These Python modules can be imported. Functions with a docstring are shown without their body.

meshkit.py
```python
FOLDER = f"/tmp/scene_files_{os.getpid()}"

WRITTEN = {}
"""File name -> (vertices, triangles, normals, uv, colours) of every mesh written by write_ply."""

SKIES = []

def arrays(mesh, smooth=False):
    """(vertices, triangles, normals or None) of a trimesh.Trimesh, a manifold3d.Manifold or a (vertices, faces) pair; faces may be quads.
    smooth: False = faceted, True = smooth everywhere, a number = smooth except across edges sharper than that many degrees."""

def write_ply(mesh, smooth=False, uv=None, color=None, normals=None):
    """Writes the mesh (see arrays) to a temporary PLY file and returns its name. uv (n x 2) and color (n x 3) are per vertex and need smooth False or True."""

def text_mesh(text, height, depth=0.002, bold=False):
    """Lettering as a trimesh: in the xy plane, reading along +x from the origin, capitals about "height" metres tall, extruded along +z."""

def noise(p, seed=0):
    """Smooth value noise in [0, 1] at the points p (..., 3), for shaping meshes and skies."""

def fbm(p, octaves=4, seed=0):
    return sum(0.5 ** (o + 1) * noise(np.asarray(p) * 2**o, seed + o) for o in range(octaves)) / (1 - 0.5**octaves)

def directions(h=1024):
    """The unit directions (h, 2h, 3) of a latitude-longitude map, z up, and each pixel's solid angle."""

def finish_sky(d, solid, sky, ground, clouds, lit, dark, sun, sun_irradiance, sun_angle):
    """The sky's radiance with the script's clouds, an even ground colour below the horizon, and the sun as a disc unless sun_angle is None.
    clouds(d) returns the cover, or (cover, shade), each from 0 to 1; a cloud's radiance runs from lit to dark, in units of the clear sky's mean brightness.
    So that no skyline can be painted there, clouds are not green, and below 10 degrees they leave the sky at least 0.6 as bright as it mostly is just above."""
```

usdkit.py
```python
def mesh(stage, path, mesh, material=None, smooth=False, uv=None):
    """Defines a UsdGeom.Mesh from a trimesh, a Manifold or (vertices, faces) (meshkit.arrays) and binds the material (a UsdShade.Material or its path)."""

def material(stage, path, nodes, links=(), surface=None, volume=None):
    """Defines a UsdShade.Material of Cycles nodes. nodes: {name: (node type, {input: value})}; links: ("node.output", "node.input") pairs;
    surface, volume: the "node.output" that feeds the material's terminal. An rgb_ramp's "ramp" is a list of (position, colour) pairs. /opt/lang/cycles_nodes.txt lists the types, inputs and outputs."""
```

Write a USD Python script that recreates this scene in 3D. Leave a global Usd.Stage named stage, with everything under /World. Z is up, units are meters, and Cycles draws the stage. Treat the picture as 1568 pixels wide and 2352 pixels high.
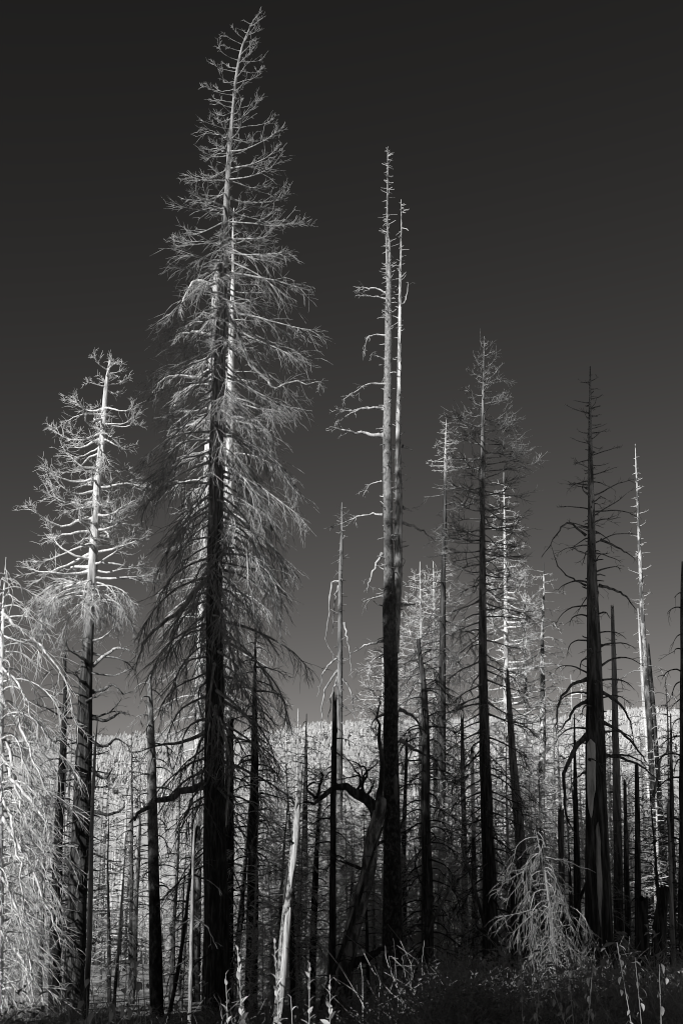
import math, numpy as np, usdkit, meshkit
from pxr import Usd, UsdGeom, UsdLux, UsdShade, Gf, Vt, Sdf

stage = Usd.Stage.CreateInMemory()
UsdGeom.SetStageUpAxis(stage, UsdGeom.Tokens.z)
UsdGeom.SetStageMetersPerUnit(stage, 1.0)
UsdGeom.Xform.Define(stage, '/World')

# ------------------------------------------------------------------ camera
EYE, PITCH, FPX = 1.6, math.radians(16.0), 3153.0        # FPX: focal length in pixels of a 1568 x 2352 picture
cam = UsdGeom.Camera.Define(stage, '/World/camera')
cam.CreateHorizontalApertureAttr(24.0)
cam.CreateVerticalApertureAttr(36.0)
cam.CreateFocalLengthAttr(24.0 * FPX / 1568)
cam.CreateClippingRangeAttr((0.1, 20000.0))
cam.AddTranslateOp().Set(Gf.Vec3d(0, 0, EYE))
cam.AddRotateXOp().Set(90 + math.degrees(PITCH))
cam.CreateExposureAttr(0.55)

# ------------------------------------------------------------------ sky and sun
SUN_AZ, SUN_EL = math.radians(40), math.radians(28)      # light travels forward and to the right
to_sun = np.array([-math.sin(SUN_AZ) * math.cos(SUN_EL), -math.cos(SUN_AZ) * math.cos(SUN_EL), math.sin(SUN_EL)])
LH = np.array([math.sin(SUN_AZ), math.cos(SUN_AZ)])
sky_mat = usdkit.material(stage, '/World/Looks/sky', {
    "sky": ("sky_texture", {"sky_type": "single_scattering", "sun_disc": False, "sun_elevation": SUN_EL,
                            "sun_rotation": math.atan2(to_sun[0], to_sun[1]), "altitude": 1500.0, "air_density": 1.0, "aerosol_density": 0.6}),
    "sep": ("separate_color", {}),
    "pw": ("math", {"math_type": "power", "value2": 1.74}),
    "gain": ("math", {"math_type": "multiply", "value2": 0.255}),
    "rgb": ("combine_color", {}),
    "gg": ("math", {"math_type": "multiply", "value2": 0.955}),
    "gb": ("math", {"math_type": "multiply", "value2": 0.92}),
    "bg": ("background_shader", {"strength": 0.06})},
    [("sky.color", "sep.color"), ("sep.r", "pw.value1"), ("pw.value", "gain.value1"),
     ("gain.value", "rgb.r"), ("gain.value", "gg.value1"), ("gg.value", "rgb.g"), ("gain.value", "gb.value1"), ("gb.value", "rgb.b"), ("rgb.color", "bg.color")], surface="bg.background")
dome = UsdLux.DomeLight.Define(stage, '/World/sky')
UsdShade.MaterialBindingAPI.Apply(dome.GetPrim()).Bind(sky_mat)
dome.GetPrim().SetCustomDataByKey('kind', 'structure')
sun = UsdLux.DistantLight.Define(stage, '/World/sun')
sun.CreateNormalizeAttr(True)
sun.CreateIntensityAttr(1.1)
sun.CreateAngleAttr(0.5)
sun.CreateColorAttr(Gf.Vec3f(1.0, 0.993, 0.98))
_z = to_sun; _x = np.cross([0, 0, 1.0], _z); _x /= np.linalg.norm(_x); _y = np.cross(_z, _x)
M = Gf.Matrix4d(*_x, 0, *_y, 0, *_z, 0, 0, 0, 0, 1)
sun.AddTransformOp().Set(M)

# ------------------------------------------------------------------ helpers
FW = np.array([0, math.cos(PITCH), math.sin(PITCH)]); UP = np.array([0, -math.sin(PITCH), math.cos(PITCH)])


def at(px, py, D):
    """The world point at depth y = D seen at a pixel of the 1568 x 2352 picture, and metres per pixel there."""
    d = FW + (px - 784) / FPX * np.array([1.0, 0, 0]) + (1176 - py) / FPX * UP
    return np.array([0, 0, EYE]) + d * (D / d[1]), D / d[1] / FPX


_used = {}


def numbered(parent, name):
    k = _used.get((parent, name), 0); _used[(parent, name)] = k + 1
    return f"{parent}/{name}" if k == 0 else f"{parent}/{name}_{k:03d}"


def tag(prim, label=None, cat=None, group=None, kind=None):
    p = prim if isinstance(prim, Usd.Prim) else prim.GetPrim()
    for k, v in (('label', label), ('category', cat), ('group', group), ('kind', kind)):
        if v: p.SetCustomDataByKey(k, v)
    return p


def thing(name, label, cat, loc=(0, 0, 0), group=None):
    x = UsdGeom.Xform.Define(stage, numbered('/World', name))
    x.AddTranslateOp().Set(Gf.Vec3d(*map(float, loc)))
    tag(x, label, cat, group)
    return x


def obj(name, vf, m, parent=None, smooth=True, kind=None, label=None):
    v, f = vf
    path = numbered(str(parent.GetPath()) if parent else '/World', name)
    g = UsdGeom.Mesh.Define(stage, path)
    v = np.ascontiguousarray(v, np.float32); f = np.ascontiguousarray(f, np.int32)
    g.CreatePointsAttr(Vt.Vec3fArray.FromNumpy(v))
    g.CreateFaceVertexCountsAttr(Vt.IntArray.FromNumpy(np.full(len(f), f.shape[1], np.int32)))
    g.CreateFaceVertexIndicesAttr(Vt.IntArray.FromNumpy(f.ravel()))
    g.CreateSubdivisionSchemeAttr("none")
    if smooth:
        t = f if f.shape[1] == 3 else np.vstack([f[:, [0, 1, 2]], f[:, [0, 2, 3]]])
        n = np.zeros_like(v); fn = np.cross(v[t[:, 1]] - v[t[:, 0]], v[t[:, 2]] - v[t[:, 0]])
        for k in range(3):
            for c in range(3): n[:, c] += np.bincount(t[:, k], fn[:, c], len(v))
        n /= np.maximum(np.linalg.norm(n, axis=1, keepdims=True), 1e-20)
        g.CreateNormalsAttr(Vt.Vec3fArray.FromNumpy(n.astype(np.float32))); g.SetNormalsInterpolation("vertex")
    UsdShade.MaterialBindingAPI.Apply(g.GetPrim()).Bind(m)
    tag(g, label, kind=kind)
    return g


def join(parts):
    vs, fs, n = [], [], 0
    for v, f in parts:
        if len(v) == 0: continue
        if f.shape[1] == 4: f = np.vstack([f[:, [0, 1, 2]], f[:, [0, 2, 3]]])
        vs.append(v); fs.append(f + n); n += len(v)
    return np.vstack(vs), np.vstack(fs)


def unit(a): return a / np.maximum(np.linalg.norm(a, axis=-1, keepdims=True), 1e-12)


def tubes(P, R, s=3):
    """n polylines of k points with radii R, as s-sided tubes, in one mesh."""
    P = np.asarray(P, float); R = np.asarray(R, float)
    n, k, _ = P.shape
    T = unit(np.gradient(P, axis=1))
    ref = np.where(np.abs(T[:, :, 2:].mean(1, keepdims=True)) > 0.8, np.array([1.0, 0.13, 0]), np.array([0, 0.1, 1.0]))
    A = unit(np.cross(T, ref)); B = np.cross(T, A)
    th = np.arange(s) / s * 2 * np.pi
    V = P[:, :, None] + R[:, :, None, None] * (np.cos(th)[:, None] * A[:, :, None] + np.sin(th)[:, None] * B[:, :, None])
    i = np.arange(n)[:, None, None] * k * s + np.arange(k - 1)[None, :, None] * s
    j = np.arange(s); q = (j + 1) % s
    F = np.stack([i + j, i + q, i + s + q, i + s + j], -1).reshape(-1, 4)
    return V.reshape(-1, 3), F


def smooth_path(pts, n):
    """Points (any columns) resampled with a Catmull-Rom spline."""
    p = np.asarray(pts, float)
    if len(p) == 2:
        return p[0] + (p[1] - p[0]) * np.linspace(0, 1, n)[:, None]
    q = np.vstack([2 * p[0] - p[1], p, 2 * p[-1] - p[-2]])
    u = np.linspace(0, len(p) - 1 - 1e-9, n); i = u.astype(int); t = (u - i)[:, None]
    a, b, c, d = q[i], q[i + 1], q[i + 2], q[i + 3]
    return 0.5 * (2 * b + (c - a) * t + (2 * a - 5 * b + 4 * c - d) * t**2 + (3 * b - a - 3 * c + d) * t**3)


# ------------------------------------------------------------------ materials (all neutral: an infrared picture)
def g3(x): return (x, x, x)


_mats = {}


def bark(lo, hi, char_shade_at=None, soft=4.0, char_shade=0.042, bump=0.9, scale=9.0, stretch=0.10, spots=0.0):
    """Grey wood or bark with vertical grain; charred, with shade painted into the colour, below about char_shade_at metres over its foot."""
    key = (lo, hi, char_shade_at, soft, char_shade, bump, scale, stretch, spots)
    if key in _mats: return _mats[key]
    n = {"tc": ("texture_coordinate", {}), "mp": ("mapping", {"scale": (1, 1, stretch)}),
         "gr": ("noise_texture", {"scale": scale, "detail": 7.0, "roughness": 0.7}),
         "rp": ("rgb_ramp", {"ramp": [(0.36, g3(lo * 0.55)), (0.46, g3(lo)), (0.52, g3((lo + hi) / 2)), (0.62, g3(hi))]}),
         "p": ("principled_bsdf", {"roughness": 0.85, "specular_ior_level": 0.15})}
    l = [("tc.object", "mp.vector"), ("mp.vector", "gr.vector"), ("gr.fac", "rp.fac")]
    col = "rp.color"
    if spots:
        n["vn"] = ("noise_texture", {"scale": 2.2, "detail": 3.0, "roughness": 0.6})
        n["vm"] = ("mapping", {"scale": (1, 1, 0.45)})
        n["vr"] = ("map_range", {"from_min": 0.50, "from_max": 0.54, "to_min": 0.0, "to_max": spots, "clamp": True})
        n["vx"] = ("mix", {"color2": g3(0.055)})
        l += [("tc.object", "vm.vector"), ("vm.vector", "vn.vector"), ("vn.fac", "vr.value"), ("vr.result", "vx.fac"), (col, "vx.color1")]
        col = "vx.color"
    if char_shade_at is not None:
        n["sz"] = ("separate_xyz", {})
        n["cn"] = ("noise_texture", {"scale": 0.9, "detail": 4.0, "roughness": 0.6})
        n["ca"] = ("math", {"math_type": "multiply_add", "value2": soft * 2.2, "value3": -soft * 1.1})
        n["cs"] = ("math", {"math_type": "add"})
        n["cr"] = ("map_range", {"from_min": char_shade_at - soft / 2, "from_max": char_shade_at + soft / 2, "to_min": 1.0, "to_max": 0.0, "clamp": True})
        n["cg"] = ("rgb_ramp", {"ramp": [(0.36, g3(char_shade * 0.35)), (0.5, g3(char_shade)), (0.66, g3(char_shade * 3.4))]})
        n["cx"] = ("mix", {})
        l += [("tc.object", "sz.vector"), ("mp.vector", "cn.vector"), ("cn.fac", "ca.value1"), ("ca.value", "cs.value1"), ("sz.z", "cs.value2"),
              ("cs.value", "cr.value"), ("cr.result", "cx.fac"), ("gr.fac", "cg.fac"), (col, "cx.color1"), ("cg.color", "cx.color2")]
        col = "cx.color"
    l.append((col, "p.base_color"))
    if bump:
        n["b"] = ("bump", {"strength": bump, "distance": 0.07})
        l += [("gr.fac", "b.height"), ("b.normal", "p.normal")]
    m = usdkit.material(stage, f'/World/Looks/wood_{len(_mats):02d}', n, l, surface="p.BSDF")
    _mats[key] = m
    return m


def vary(name, lo, hi, rough=0.8, translucent=0.0):
    n = {"oi": ("object_info", {}), "rp": ("rgb_ramp", {"ramp": [(0, g3(lo)), (1, g3(hi))]}), "p": ("principled_bsdf", {"roughness": rough, "specular_ior_level": 0.2})}
    l = [("oi.random", "rp.fac"), ("rp.color", "p.base_color")]
    out = "p.BSDF"
    if translucent:
        n["t"] = ("translucent_bsdf", {}); n["mx"] = ("mix_closure", {"fac": translucent})
        l += [("rp.color", "t.color"), ("p.BSDF", "mx.closure1"), ("t.BSDF", "mx.closure2")]; out = "mx.closure"
    return usdkit.material(stage, f'/World/Looks/{name}', n, l, surface=out)


def ground_mat(name, lo, hi, scale, bump=0.5):
    return usdkit.material(stage, f'/World/Looks/{name}', {
        "ge": ("geometry", {}), "n1": ("noise_texture", {"scale": scale, "detail": 8.0, "roughness": 0.7}),
        "rp": ("rgb_ramp", {"ramp": [(0.35, g3(lo)), (0.65, g3(hi))]}), "b": ("bump", {"strength": bump, "distance": 0.3}),
        "p": ("principled_bsdf", {"roughness": 0.95, "specular_ior_level": 0.1})},
        [("ge.position", "n1.vector"), ("n1.fac", "rp.fac"), ("rp.color", "p.base_color"), ("n1.fac", "b.height"), ("b.normal", "p.normal")], surface="p.BSDF")


# ------------------------------------------------------------------ terrain
def sstep(x): x = np.clip(x, 0, 1); return x * x * (3 - 2 * x)


RIDGE_R = 1400.0
_skx = np.array([-400, 0, 280, 520, 650, 760, 850, 1000, 1270, 1400, 1500, 1568, 2000.])
_sky = np.array([1690, 1706, 1698, 1692, 1684, 1672, 1670, 1668, 1662, 1642, 1634, 1640, 1640.])
_raz, _rh = [], []
for a_, b_ in zip(_skx, _sky):
    w_, _ = at(a_, b_, RIDGE_R * 0.98)
    _raz.append(math.atan2(w_[0], w_[1])); _rh.append(w_[2] / math.hypot(w_[0], w_[1]) * RIDGE_R)


def ground_z(x, y):
    x = np.asarray(x, float); y = np.asarray(y, float)
    r = np.hypot(x, y); az = np.arctan2(x, y)
    ridge = np.interp(az, _raz, _rh)
    front = sstep((np.cos(az) + 0.2) / 0.8)
    p = np.stack([x, y, 0 * x], -1)
    z = -9 * sstep((r - 75) / 150) * front
    z = z + front * (ridge + 9) * np.clip((r - 260) / (RIDGE_R - 260), 0, 1) ** 0.8 * np.where(r > RIDGE_R, np.maximum(0, 1 - (r - RIDGE_R) / 2500), 1)
    z = z + (1 - front) * 16 * sstep((r - 25) / 90)
    z = z - front * (1.75 - 0.75 * sstep((az + 0.03) / 0.12)) * sstep((r - 7) / 30)
    z = z + 0.5 * (meshkit.fbm(p / 9.0, 3, 4) - 0.5) * np.clip(r / 10, 0, 1)
    z = z + np.clip((r - 300) / 500, 0, 1) * 26 * (meshkit.fbm(p / 130.0, 3, 9) - 0.5) * np.where(r > RIDGE_R * 0.8, np.clip((RIDGE_R - r) / (RIDGE_R * .2), 0.12, 1), 1)
    return z


def polar_sheet(rs, az):
    rr, aa = np.meshgrid(rs, az, indexing='ij')
    x, y = rr * np.sin(aa), rr * np.cos(aa)
    v = np.stack([x, y, ground_z(x, y)], -1).reshape(-1, 3)
    n, m = len(rs), len(az)
    i = (np.arange(n - 1)[:, None] * m + np.arange(m - 1)[None, :]).ravel()
    return v, np.stack([i, i + 1, i + m + 1, i + m], -1)[:, ::-1]


AZF = np.concatenate([np.linspace(-math.pi, -0.5, 40)[:-1], np.linspace(-0.5, 0.5, 121), np.linspace(0.5, math.pi, 40)[1:]])
tag(obj('ground', polar_sheet(np.concatenate([[0.01], np.geomspace(1.5, 260, 90)]), AZF), ground_mat('forest_floor', 0.10, 0.34, 1.6)), kind='structure',
    label='burnt forest floor under the dead trees')
tag(obj('hill', polar_sheet(np.concatenate([np.geomspace(260.0, 1400, 90), np.geomspace(1430, 4500, 12)]), AZF), ground_mat('hill_ground', 0.34, 0.48, 0.03)), kind='structure',
    label='pale wooded hillside rising behind the trees')


# ------------------------------------------------------------------ dead wood
def branch_mesh(rng, p0, az, L, e0, e1, r0, bend=1.0, npts=9, twigs=4.0, tlen=0.3, tlift=0.0, tdroop=0.0, sub=3, wander=0.12, first=0.25, twig_r=0.009, path=None, tang=(0.5, 1.1), subr=0.0065, slen=0.5):
    """One limb with its twigs; elevations in radians; twigs per metre; lengths in metres."""
    if path is None:
        s = np.linspace(0, 1, npts)
        el = e0 + (e1 - e0) * s**bend + np.cumsum(rng.normal(0, wander * 0.5, npts)); aa = az + np.cumsum(rng.normal(0, wander, npts))
        d = np.stack([np.cos(el) * np.sin(aa), np.cos(el) * np.cos(aa), np.sin(el)], -1)
        P = p0 + np.vstack([[0, 0, 0], np.cumsum(d[:-1] * (L / (npts - 1)), 0)])
    else:
        P = path; npts = len(P); L = np.linalg.norm(np.diff(P, axis=0), axis=1).sum()
    s = np.linspace(0, 1, npts)
    R = r0 * (1 - s) ** 0.8 + 0.006
    R[0] *= 1.35
    out = [tubes(P[None], R[None], 5 if r0 > 0.02 else 4)]
    n = int(twigs * L + rng.random())
    if n > 0:
        t = first + (1 - first) * np.sqrt(rng.random(n)) * 0.99
        t.sort()
        f = t * (npts - 1); i = np.minimum(f.astype(int), npts - 2); u = (f - i)[:, None]
        pos = P[i] * (1 - u) + P[i + 1] * u
        tan = unit(P[i + 1] - P[i])
        side = unit(np.cross(tan, [0, 0, 1.0])); upv = np.cross(side, tan)
        sg = np.where(rng.random(n) < 0.5, -1, 1)[:, None]
        a = rng.uniform(tang[0], tang[1], n)[:, None]
        roll = rng.normal(0, 0.5, n)[:, None]
        d = tan * np.cos(a) + sg * np.sin(a) * (side * np.cos(roll) + upv * np.sin(roll)) + np.array([0, 0, tlift])
        d = unit(d)
        tl = tlen * (0.45 + 0.75 * rng.random(n)) * (1.15 - 0.65 * t)
        k = 5
        dd = d[:, None] + np.arange(k)[None, :, None] / k * np.array([0, 0, -tdroop]) + rng.normal(0, 0.13, (n, k, 3)).cumsum(1)
        dd = unit(dd)
        Q = pos[:, None] + np.concatenate([np.zeros((n, 1, 3)), np.cumsum(dd[:, :-1], 1)], 1) * (tl / (k - 1))[:, None, None]
        taper = np.linspace(1, 0.35, k)
        rr = twig_r * (0.7 + 0.6 * rng.random(n))[:, None] * np.minimum(1.6, np.maximum(0.7, tl / 0.5))[:, None] * taper
        out.append(tubes(Q, rr, 3))
        if sub:
            ns = rng.poisson(sub, n); idx = np.repeat(np.arange(n), ns); m = len(idx)
            if m:
                f = rng.uniform(0.3, 3.9, m); i = f.astype(int); u = (f - i)[:, None]
                pos = Q[idx, i] * (1 - u) + Q[idx, i + 1] * u
                tan = unit(Q[idx, i + 1] - Q[idx, i])
                rv = unit(np.cross(tan, rng.normal(0, 1, (m, 3))))
                a = rng.uniform(0.4, 1.0, m)[:, None]
                d = unit(tan * np.cos(a) + rv * np.sin(a) + np.array([0, 0, tlift * 0.7]))
                sl = tl[idx] * slen * rng.uniform(0.4, 1.2, m)
                k = 3
                dd = unit(d[:, None] + np.arange(k)[None, :, None] / k * np.array([0, 0, -tdroop]) + rng.normal(0, 0.15, (m, k, 3)))
                W = pos[:, None] + np.concatenate([np.zeros((m, 1, 3)), np.cumsum(dd[:, :-1], 1)], 1) * (sl / (k - 1))[:, None, None]
                out.append(tubes(W, np.array([1, 0.8, 0.45]) * subr * np.ones((m, 1)), 3))
    return out[0], (join(out[1:]) if len(out) > 1 else None)


def both(b): return b[0] if b[1] is None else join([b[0], b[1]])


def limb(part, b, m, tree, label=None):
    """A limb, its twigs a sub-part where they show."""
    g = obj(part, b[0], m, tree, label=label)
    if b[1] is not None: obj('twigs', b[1], m, g, kind='stuff')


class Trunk:
    """A trunk from axis points (px, py, width in px) at depth D; local coordinates about its foot."""

    def __init__(self, D, axis, seed, wob=0.03, foot=True, lean=0.0):
        self.D = D; rng = np.random.default_rng(seed); self.rng = rng
        a = np.array(sorted(axis, key=lambda q: -q[1]), float)
        W = np.array([at(q[0], q[1], D)[0] for q in a]); R = np.array([q[2] * at(q[0], q[1], D)[1] / 2 for q in a])
        gz = float(ground_z(W[0, 0], D))
        if foot and W[0, 2] > gz:
            k = (W[0, 2] - gz) / max(W[1, 2] - W[0, 2], 0.1)
            W = np.vstack([W[0] - (W[1] - W[0]) * [min(k, 1.2) * 0.5, 0, 0] - [0, 0, W[0, 2] - gz + 0.25], W]); R = np.concatenate([[R[0] * 1.25], R])
        self.foot = np.array([W[0, 0], D, gz if foot else W[0, 2]])
        L = W - self.foot
        n = max(int((L[-1, 2] - L[0, 2]) / 0.35), 10)
        sp = smooth_path(np.column_stack([L, R]), n)
        self.P, self.R = sp[:, :3], np.maximum(sp[:, 3], 0.006)
        z = self.P[:, 2]
        self.P[:, 0] += wob * (meshkit.fbm(np.column_stack([z / 2.5, 0 * z + seed, 0 * z]), 2) - 0.5) * 2
        self.P[:, 1] += wob * 2 * (meshkit.fbm(np.column_stack([z / 2.5, 0 * z + seed, 0 * z + 9]), 2) - 0.5) * 2 + lean * (z - z[0])
        self.z = z

    def at_py(self, py):
        z = at(0, py, self.D)[0][2] - self.foot[2]
        return self.at_z(z)

    def at_z(self, z):
        i = np.interp(z, self.z, np.arange(len(self.z)))
        lo = int(min(i, len(self.z) - 2)); u = i - lo
        return self.P[lo] * (1 - u) + self.P[lo + 1] * u, self.R[lo] * (1 - u) + self.R[lo + 1] * u

    def mesh(self, sides=16, rough=0.09, broken=0.0):
        n = len(self.P); th = np.arange(sides) / sides * 2 * np.pi
        c, s = np.cos(th), np.sin(th)
        q = np.stack([np.broadcast_to(c * 2.2, (n, sides)), np.broadcast_to(s * 2.2, (n, sides)), np.broadcast_to(self.z[:, None] * 0.55, (n, sides))], -1)
        k = 1 + rough * 2 * (meshkit.fbm(q + self.foot[0], 3, 3) - 0.5) + rough * 1.2 * (meshkit.noise(q * [2.5, 2.5, 0.8] + 7, 5) - 0.5)
        rr = self.R[:, None] * k
        V = np.stack([self.P[:, :1] + rr * c, self.P[:, 1:2] + rr * s, np.broadcast_to(self.P[:, 2:], (n, sides))], -1)
        if broken:
            V[-1, :, 2] += broken * (self.rng.random(sides) - 0.3); V[-2, :, 2] += broken * 0.2 * (self.rng.random(sides) - 0.5)
        i = (np.arange(n - 1)[:, None] * sides); j = np.arange(sides); w = (j + 1) % sides
        F = np.stack([i + j, i + w, i + sides + w, i + sides + j], -1).reshape(-1, 4)
        V = V.reshape(-1, 3)
        top = self.P[-1] - [0, 0, min(0.3, broken)] if broken else self.P[-1] + [0, 0, self.R[-1]]
        V = np.vstack([V, top]); b = (n - 1) * sides
        F = np.vstack([F, np.stack([b + j, b + w, 0 * j + len(V) - 1, 0 * j + len(V) - 1], -1)])
        F = np.vstack([F[:, [0, 1, 2]], F[:-sides][:, [0, 2, 3]]])
        return V, F

    def patch(self, py0, py1, a0, a1, seed, proud=0.012, ragged=0.35):
        """A thin shell over part of the trunk (a0..a1: angle from facing the camera, rightward), with ragged edges."""
        rng = np.random.default_rng(seed)
        z1, z0 = (at(0, p, self.D)[0][2] - self.foot[2] for p in (py0, py1))
        n, m = max(int((z1 - z0) / 0.12), 8), 9
        zz = np.linspace(z0, z1, n); t = np.linspace(0, 1, n)
        en = np.minimum(1, np.minimum(t / 0.35, (1 - t) / 0.06)) ** 0.8
        w = (a1 - a0)
        l = a0 + w * ragged * (meshkit.fbm(np.column_stack([zz * 1.6, zz * 0 + seed, zz * 0]), 3) - 0.3) + (1 - en) * w * 0.5
        r = a1 - w * ragged * (meshkit.fbm(np.column_stack([zz * 1.6, zz * 0 + seed + 5, zz * 0]), 3) - 0.3) - (1 - en) * w * 0.45
        r = np.maximum(r, l + 0.02)
        V = []
        for i in range(n):
            p, R = self.at_z(zz[i]); a = np.linspace(l[i], r[i], m)
            ed = np.minimum(1, np.minimum(np.arange(m), np.arange(m)[::-1]) / 1.0)
            k = R * 1.06 + proud * ed - (1 - ed) * 0.03
            V.append(np.stack([p[0] + k * np.sin(a), p[1] - k * np.cos(a), np.full(m, p[2])], -1))
        V = np.array(V).reshape(-1, 3)
        i = (np.arange(n - 1)[:, None] * m + np.arange(m - 1)[None]).ravel()
        return V, np.stack([i, i + 1, i + m + 1, i + m], -1)


def stubs(tr, rng, n, py0, py1, lo=0.08, hi=0.35, r=0.02, el=0.1):
    P, R = [], []
    for _ in range(n):
        p, rad = tr.at_py(rng.uniform(py0, py1)); az = rng.uniform(0, 2 * np.pi); e = rng.normal(el, 0.3)
        d = np.array([np.cos(e) * np.sin(az), np.cos(e) * np.cos(az), np.sin(e)]); L = rng.uniform(lo, hi) * rng.uniform(0.5, 1)
        kink = rng.normal(0, 0.12, 3)
        a = p + d * rad * 0.7
        P.append([a, a + d * (L * 0.5 + rad * 0.3), a + (d + kink) * (L + rad * 0.3)])
        q = r * rng.uniform(0.6, 1.3); R.append([q * 1.4, q, q * 0.7])
    return tubes(np.array(P), np.array(R), 5)


def limbs(tr, rng, tree, m, n, py0, py1, env, e0, e1, r=(0.012, 0.05), part='branch', joined=False, name='branches', clump=0.0, lscale=(0.55, 1.05), azr=None, **kw):
    """n limbs between two heights; env: (py, px left, px right of the axis) gives their reach; e0, e1: functions of the height fraction (0 top)."""
    env = np.array(env, float); got = []
    ys = py0 + (py1 - py0) * (np.arange(n) + rng.random(n)) / n
    if clump: ys = np.where(rng.random(n) < 0.7, np.round(ys / clump) * clump + rng.normal(0, clump * 0.1, n), ys)
    ys = np.clip(ys, min(py0, py1), max(py0, py1))
    az = (np.arange(n) * 2.399 + rng.normal(0, 0.5, n)) % (2 * np.pi)
    if azr: az = np.array([azr() for _ in range(n)])
    for y, a in zip(ys, az):
        p, rad = tr.at_py(y); mpp = at(784, y, tr.D)[1]
        le, ri = np.interp(y, env[:, 0], env[:, 1]) * mpp, np.interp(y, env[:, 0], env[:, 2]) * mpp
        sx = (math.sin(a) + 1) / 2
        L = (le + (ri - le) * sx) * rng.uniform(*lscale)
        u = (y - py0) / (py1 - py0)
        f = lambda q: q(u) if callable(q) else q
        k = {x: f(q) for x, q in kw.items()}
        d = np.array([math.sin(a), math.cos(a), 0])
        rr = r[0] + (r[1] - r[0]) * min(1, L / 3.5)
        v = branch_mesh(rng, p + d * rad * 0.6, a, max(L, 0.15), f(e0) + rng.normal(0, 0.1), f(e1) + rng.normal(0, 0.15), rr * rng.uniform(0.8, 1.2), **k)
        if joined: got.append(both(v))
        else: limb(part, v, m, tree)
    if joined and got: obj(name, join(got), m, tree, kind='stuff')


def hand(tr, rng, tree, m, pts, w, depth=0.0, n=14, label=None, part='branch', **kw):
    """A limb drawn through pixels; depth: how far it swings towards (-) or away (+) along its length, metres."""
    W = np.array([at(a, b, tr.D)[0] for a, b in pts]) - tr.foot
    P = smooth_path(W, n); s = np.linspace(0, 1, n)
    P[:, 1] += depth * s
    P += rng.normal(0, 0.012 * np.linalg.norm(P[-1] - P[0]), P.shape) * np.minimum(1, s * 4)[:, None]
    r0 = w * at(784, pts[0][1], tr.D)[1] / 2
    args = dict(twigs=3, tlen=0.5, sub=3); args.update(kw)
    limb(part, branch_mesh(rng, None, 0, 0, 0, 0, r0, path=P, **args), m, tree, label)


HERO = []


def dead_tree(name, label, D, axis, mat, seed, cat='dead tree', group=None, sides=16, broken=0.0, rough=0.09, wob=0.03, foot=True, lean=0.0):
    tr = Trunk(D, axis, seed, wob, foot, lean)
    t = thing(name, label, cat, tr.foot, group)
    a_ = np.array(sorted(axis, key=lambda q: q[1]), float)
    if not any(h[1] == name.replace('_', ' ') for h in HERO): HERO.append((float(np.interp(2000, a_[:, 1], a_[:, 0])), name.replace('_', ' ')))
    obj('trunk', tr.mesh(sides, rough, broken), mat, t)
    return tr, t, np.random.default_rng(seed + 1000)


lin = lambda a, b: (lambda u: a + (b - a) * u)
D2R = math.pi / 180

GREY = bark(0.16, 0.40, 9.0, 7.0)
GREYB = bark(0.22, 0.45, 6.0, 6.0, bump=0)
PALE = bark(0.40, 0.72, 3.0, 3.0)
PALEB = bark(0.45, 0.75, 2.0, 3.0, bump=0)
WHITE = bark(0.55, 0.80)
WHITEB = bark(0.45, 0.70, bump=0)
DARK = bark(0.05, 0.16, 8.0, 8.0)
DARKB = bark(0.05, 0.14, 8.0, 8.0, bump=0)
CHAR = bark(0.022, 0.085)
SLIM = bark(0.22, 0.45, 3.5, 3.0)
MOTTLE = bark(0.45, 0.75, 4.5, 3.5, spots=1.0)

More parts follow.
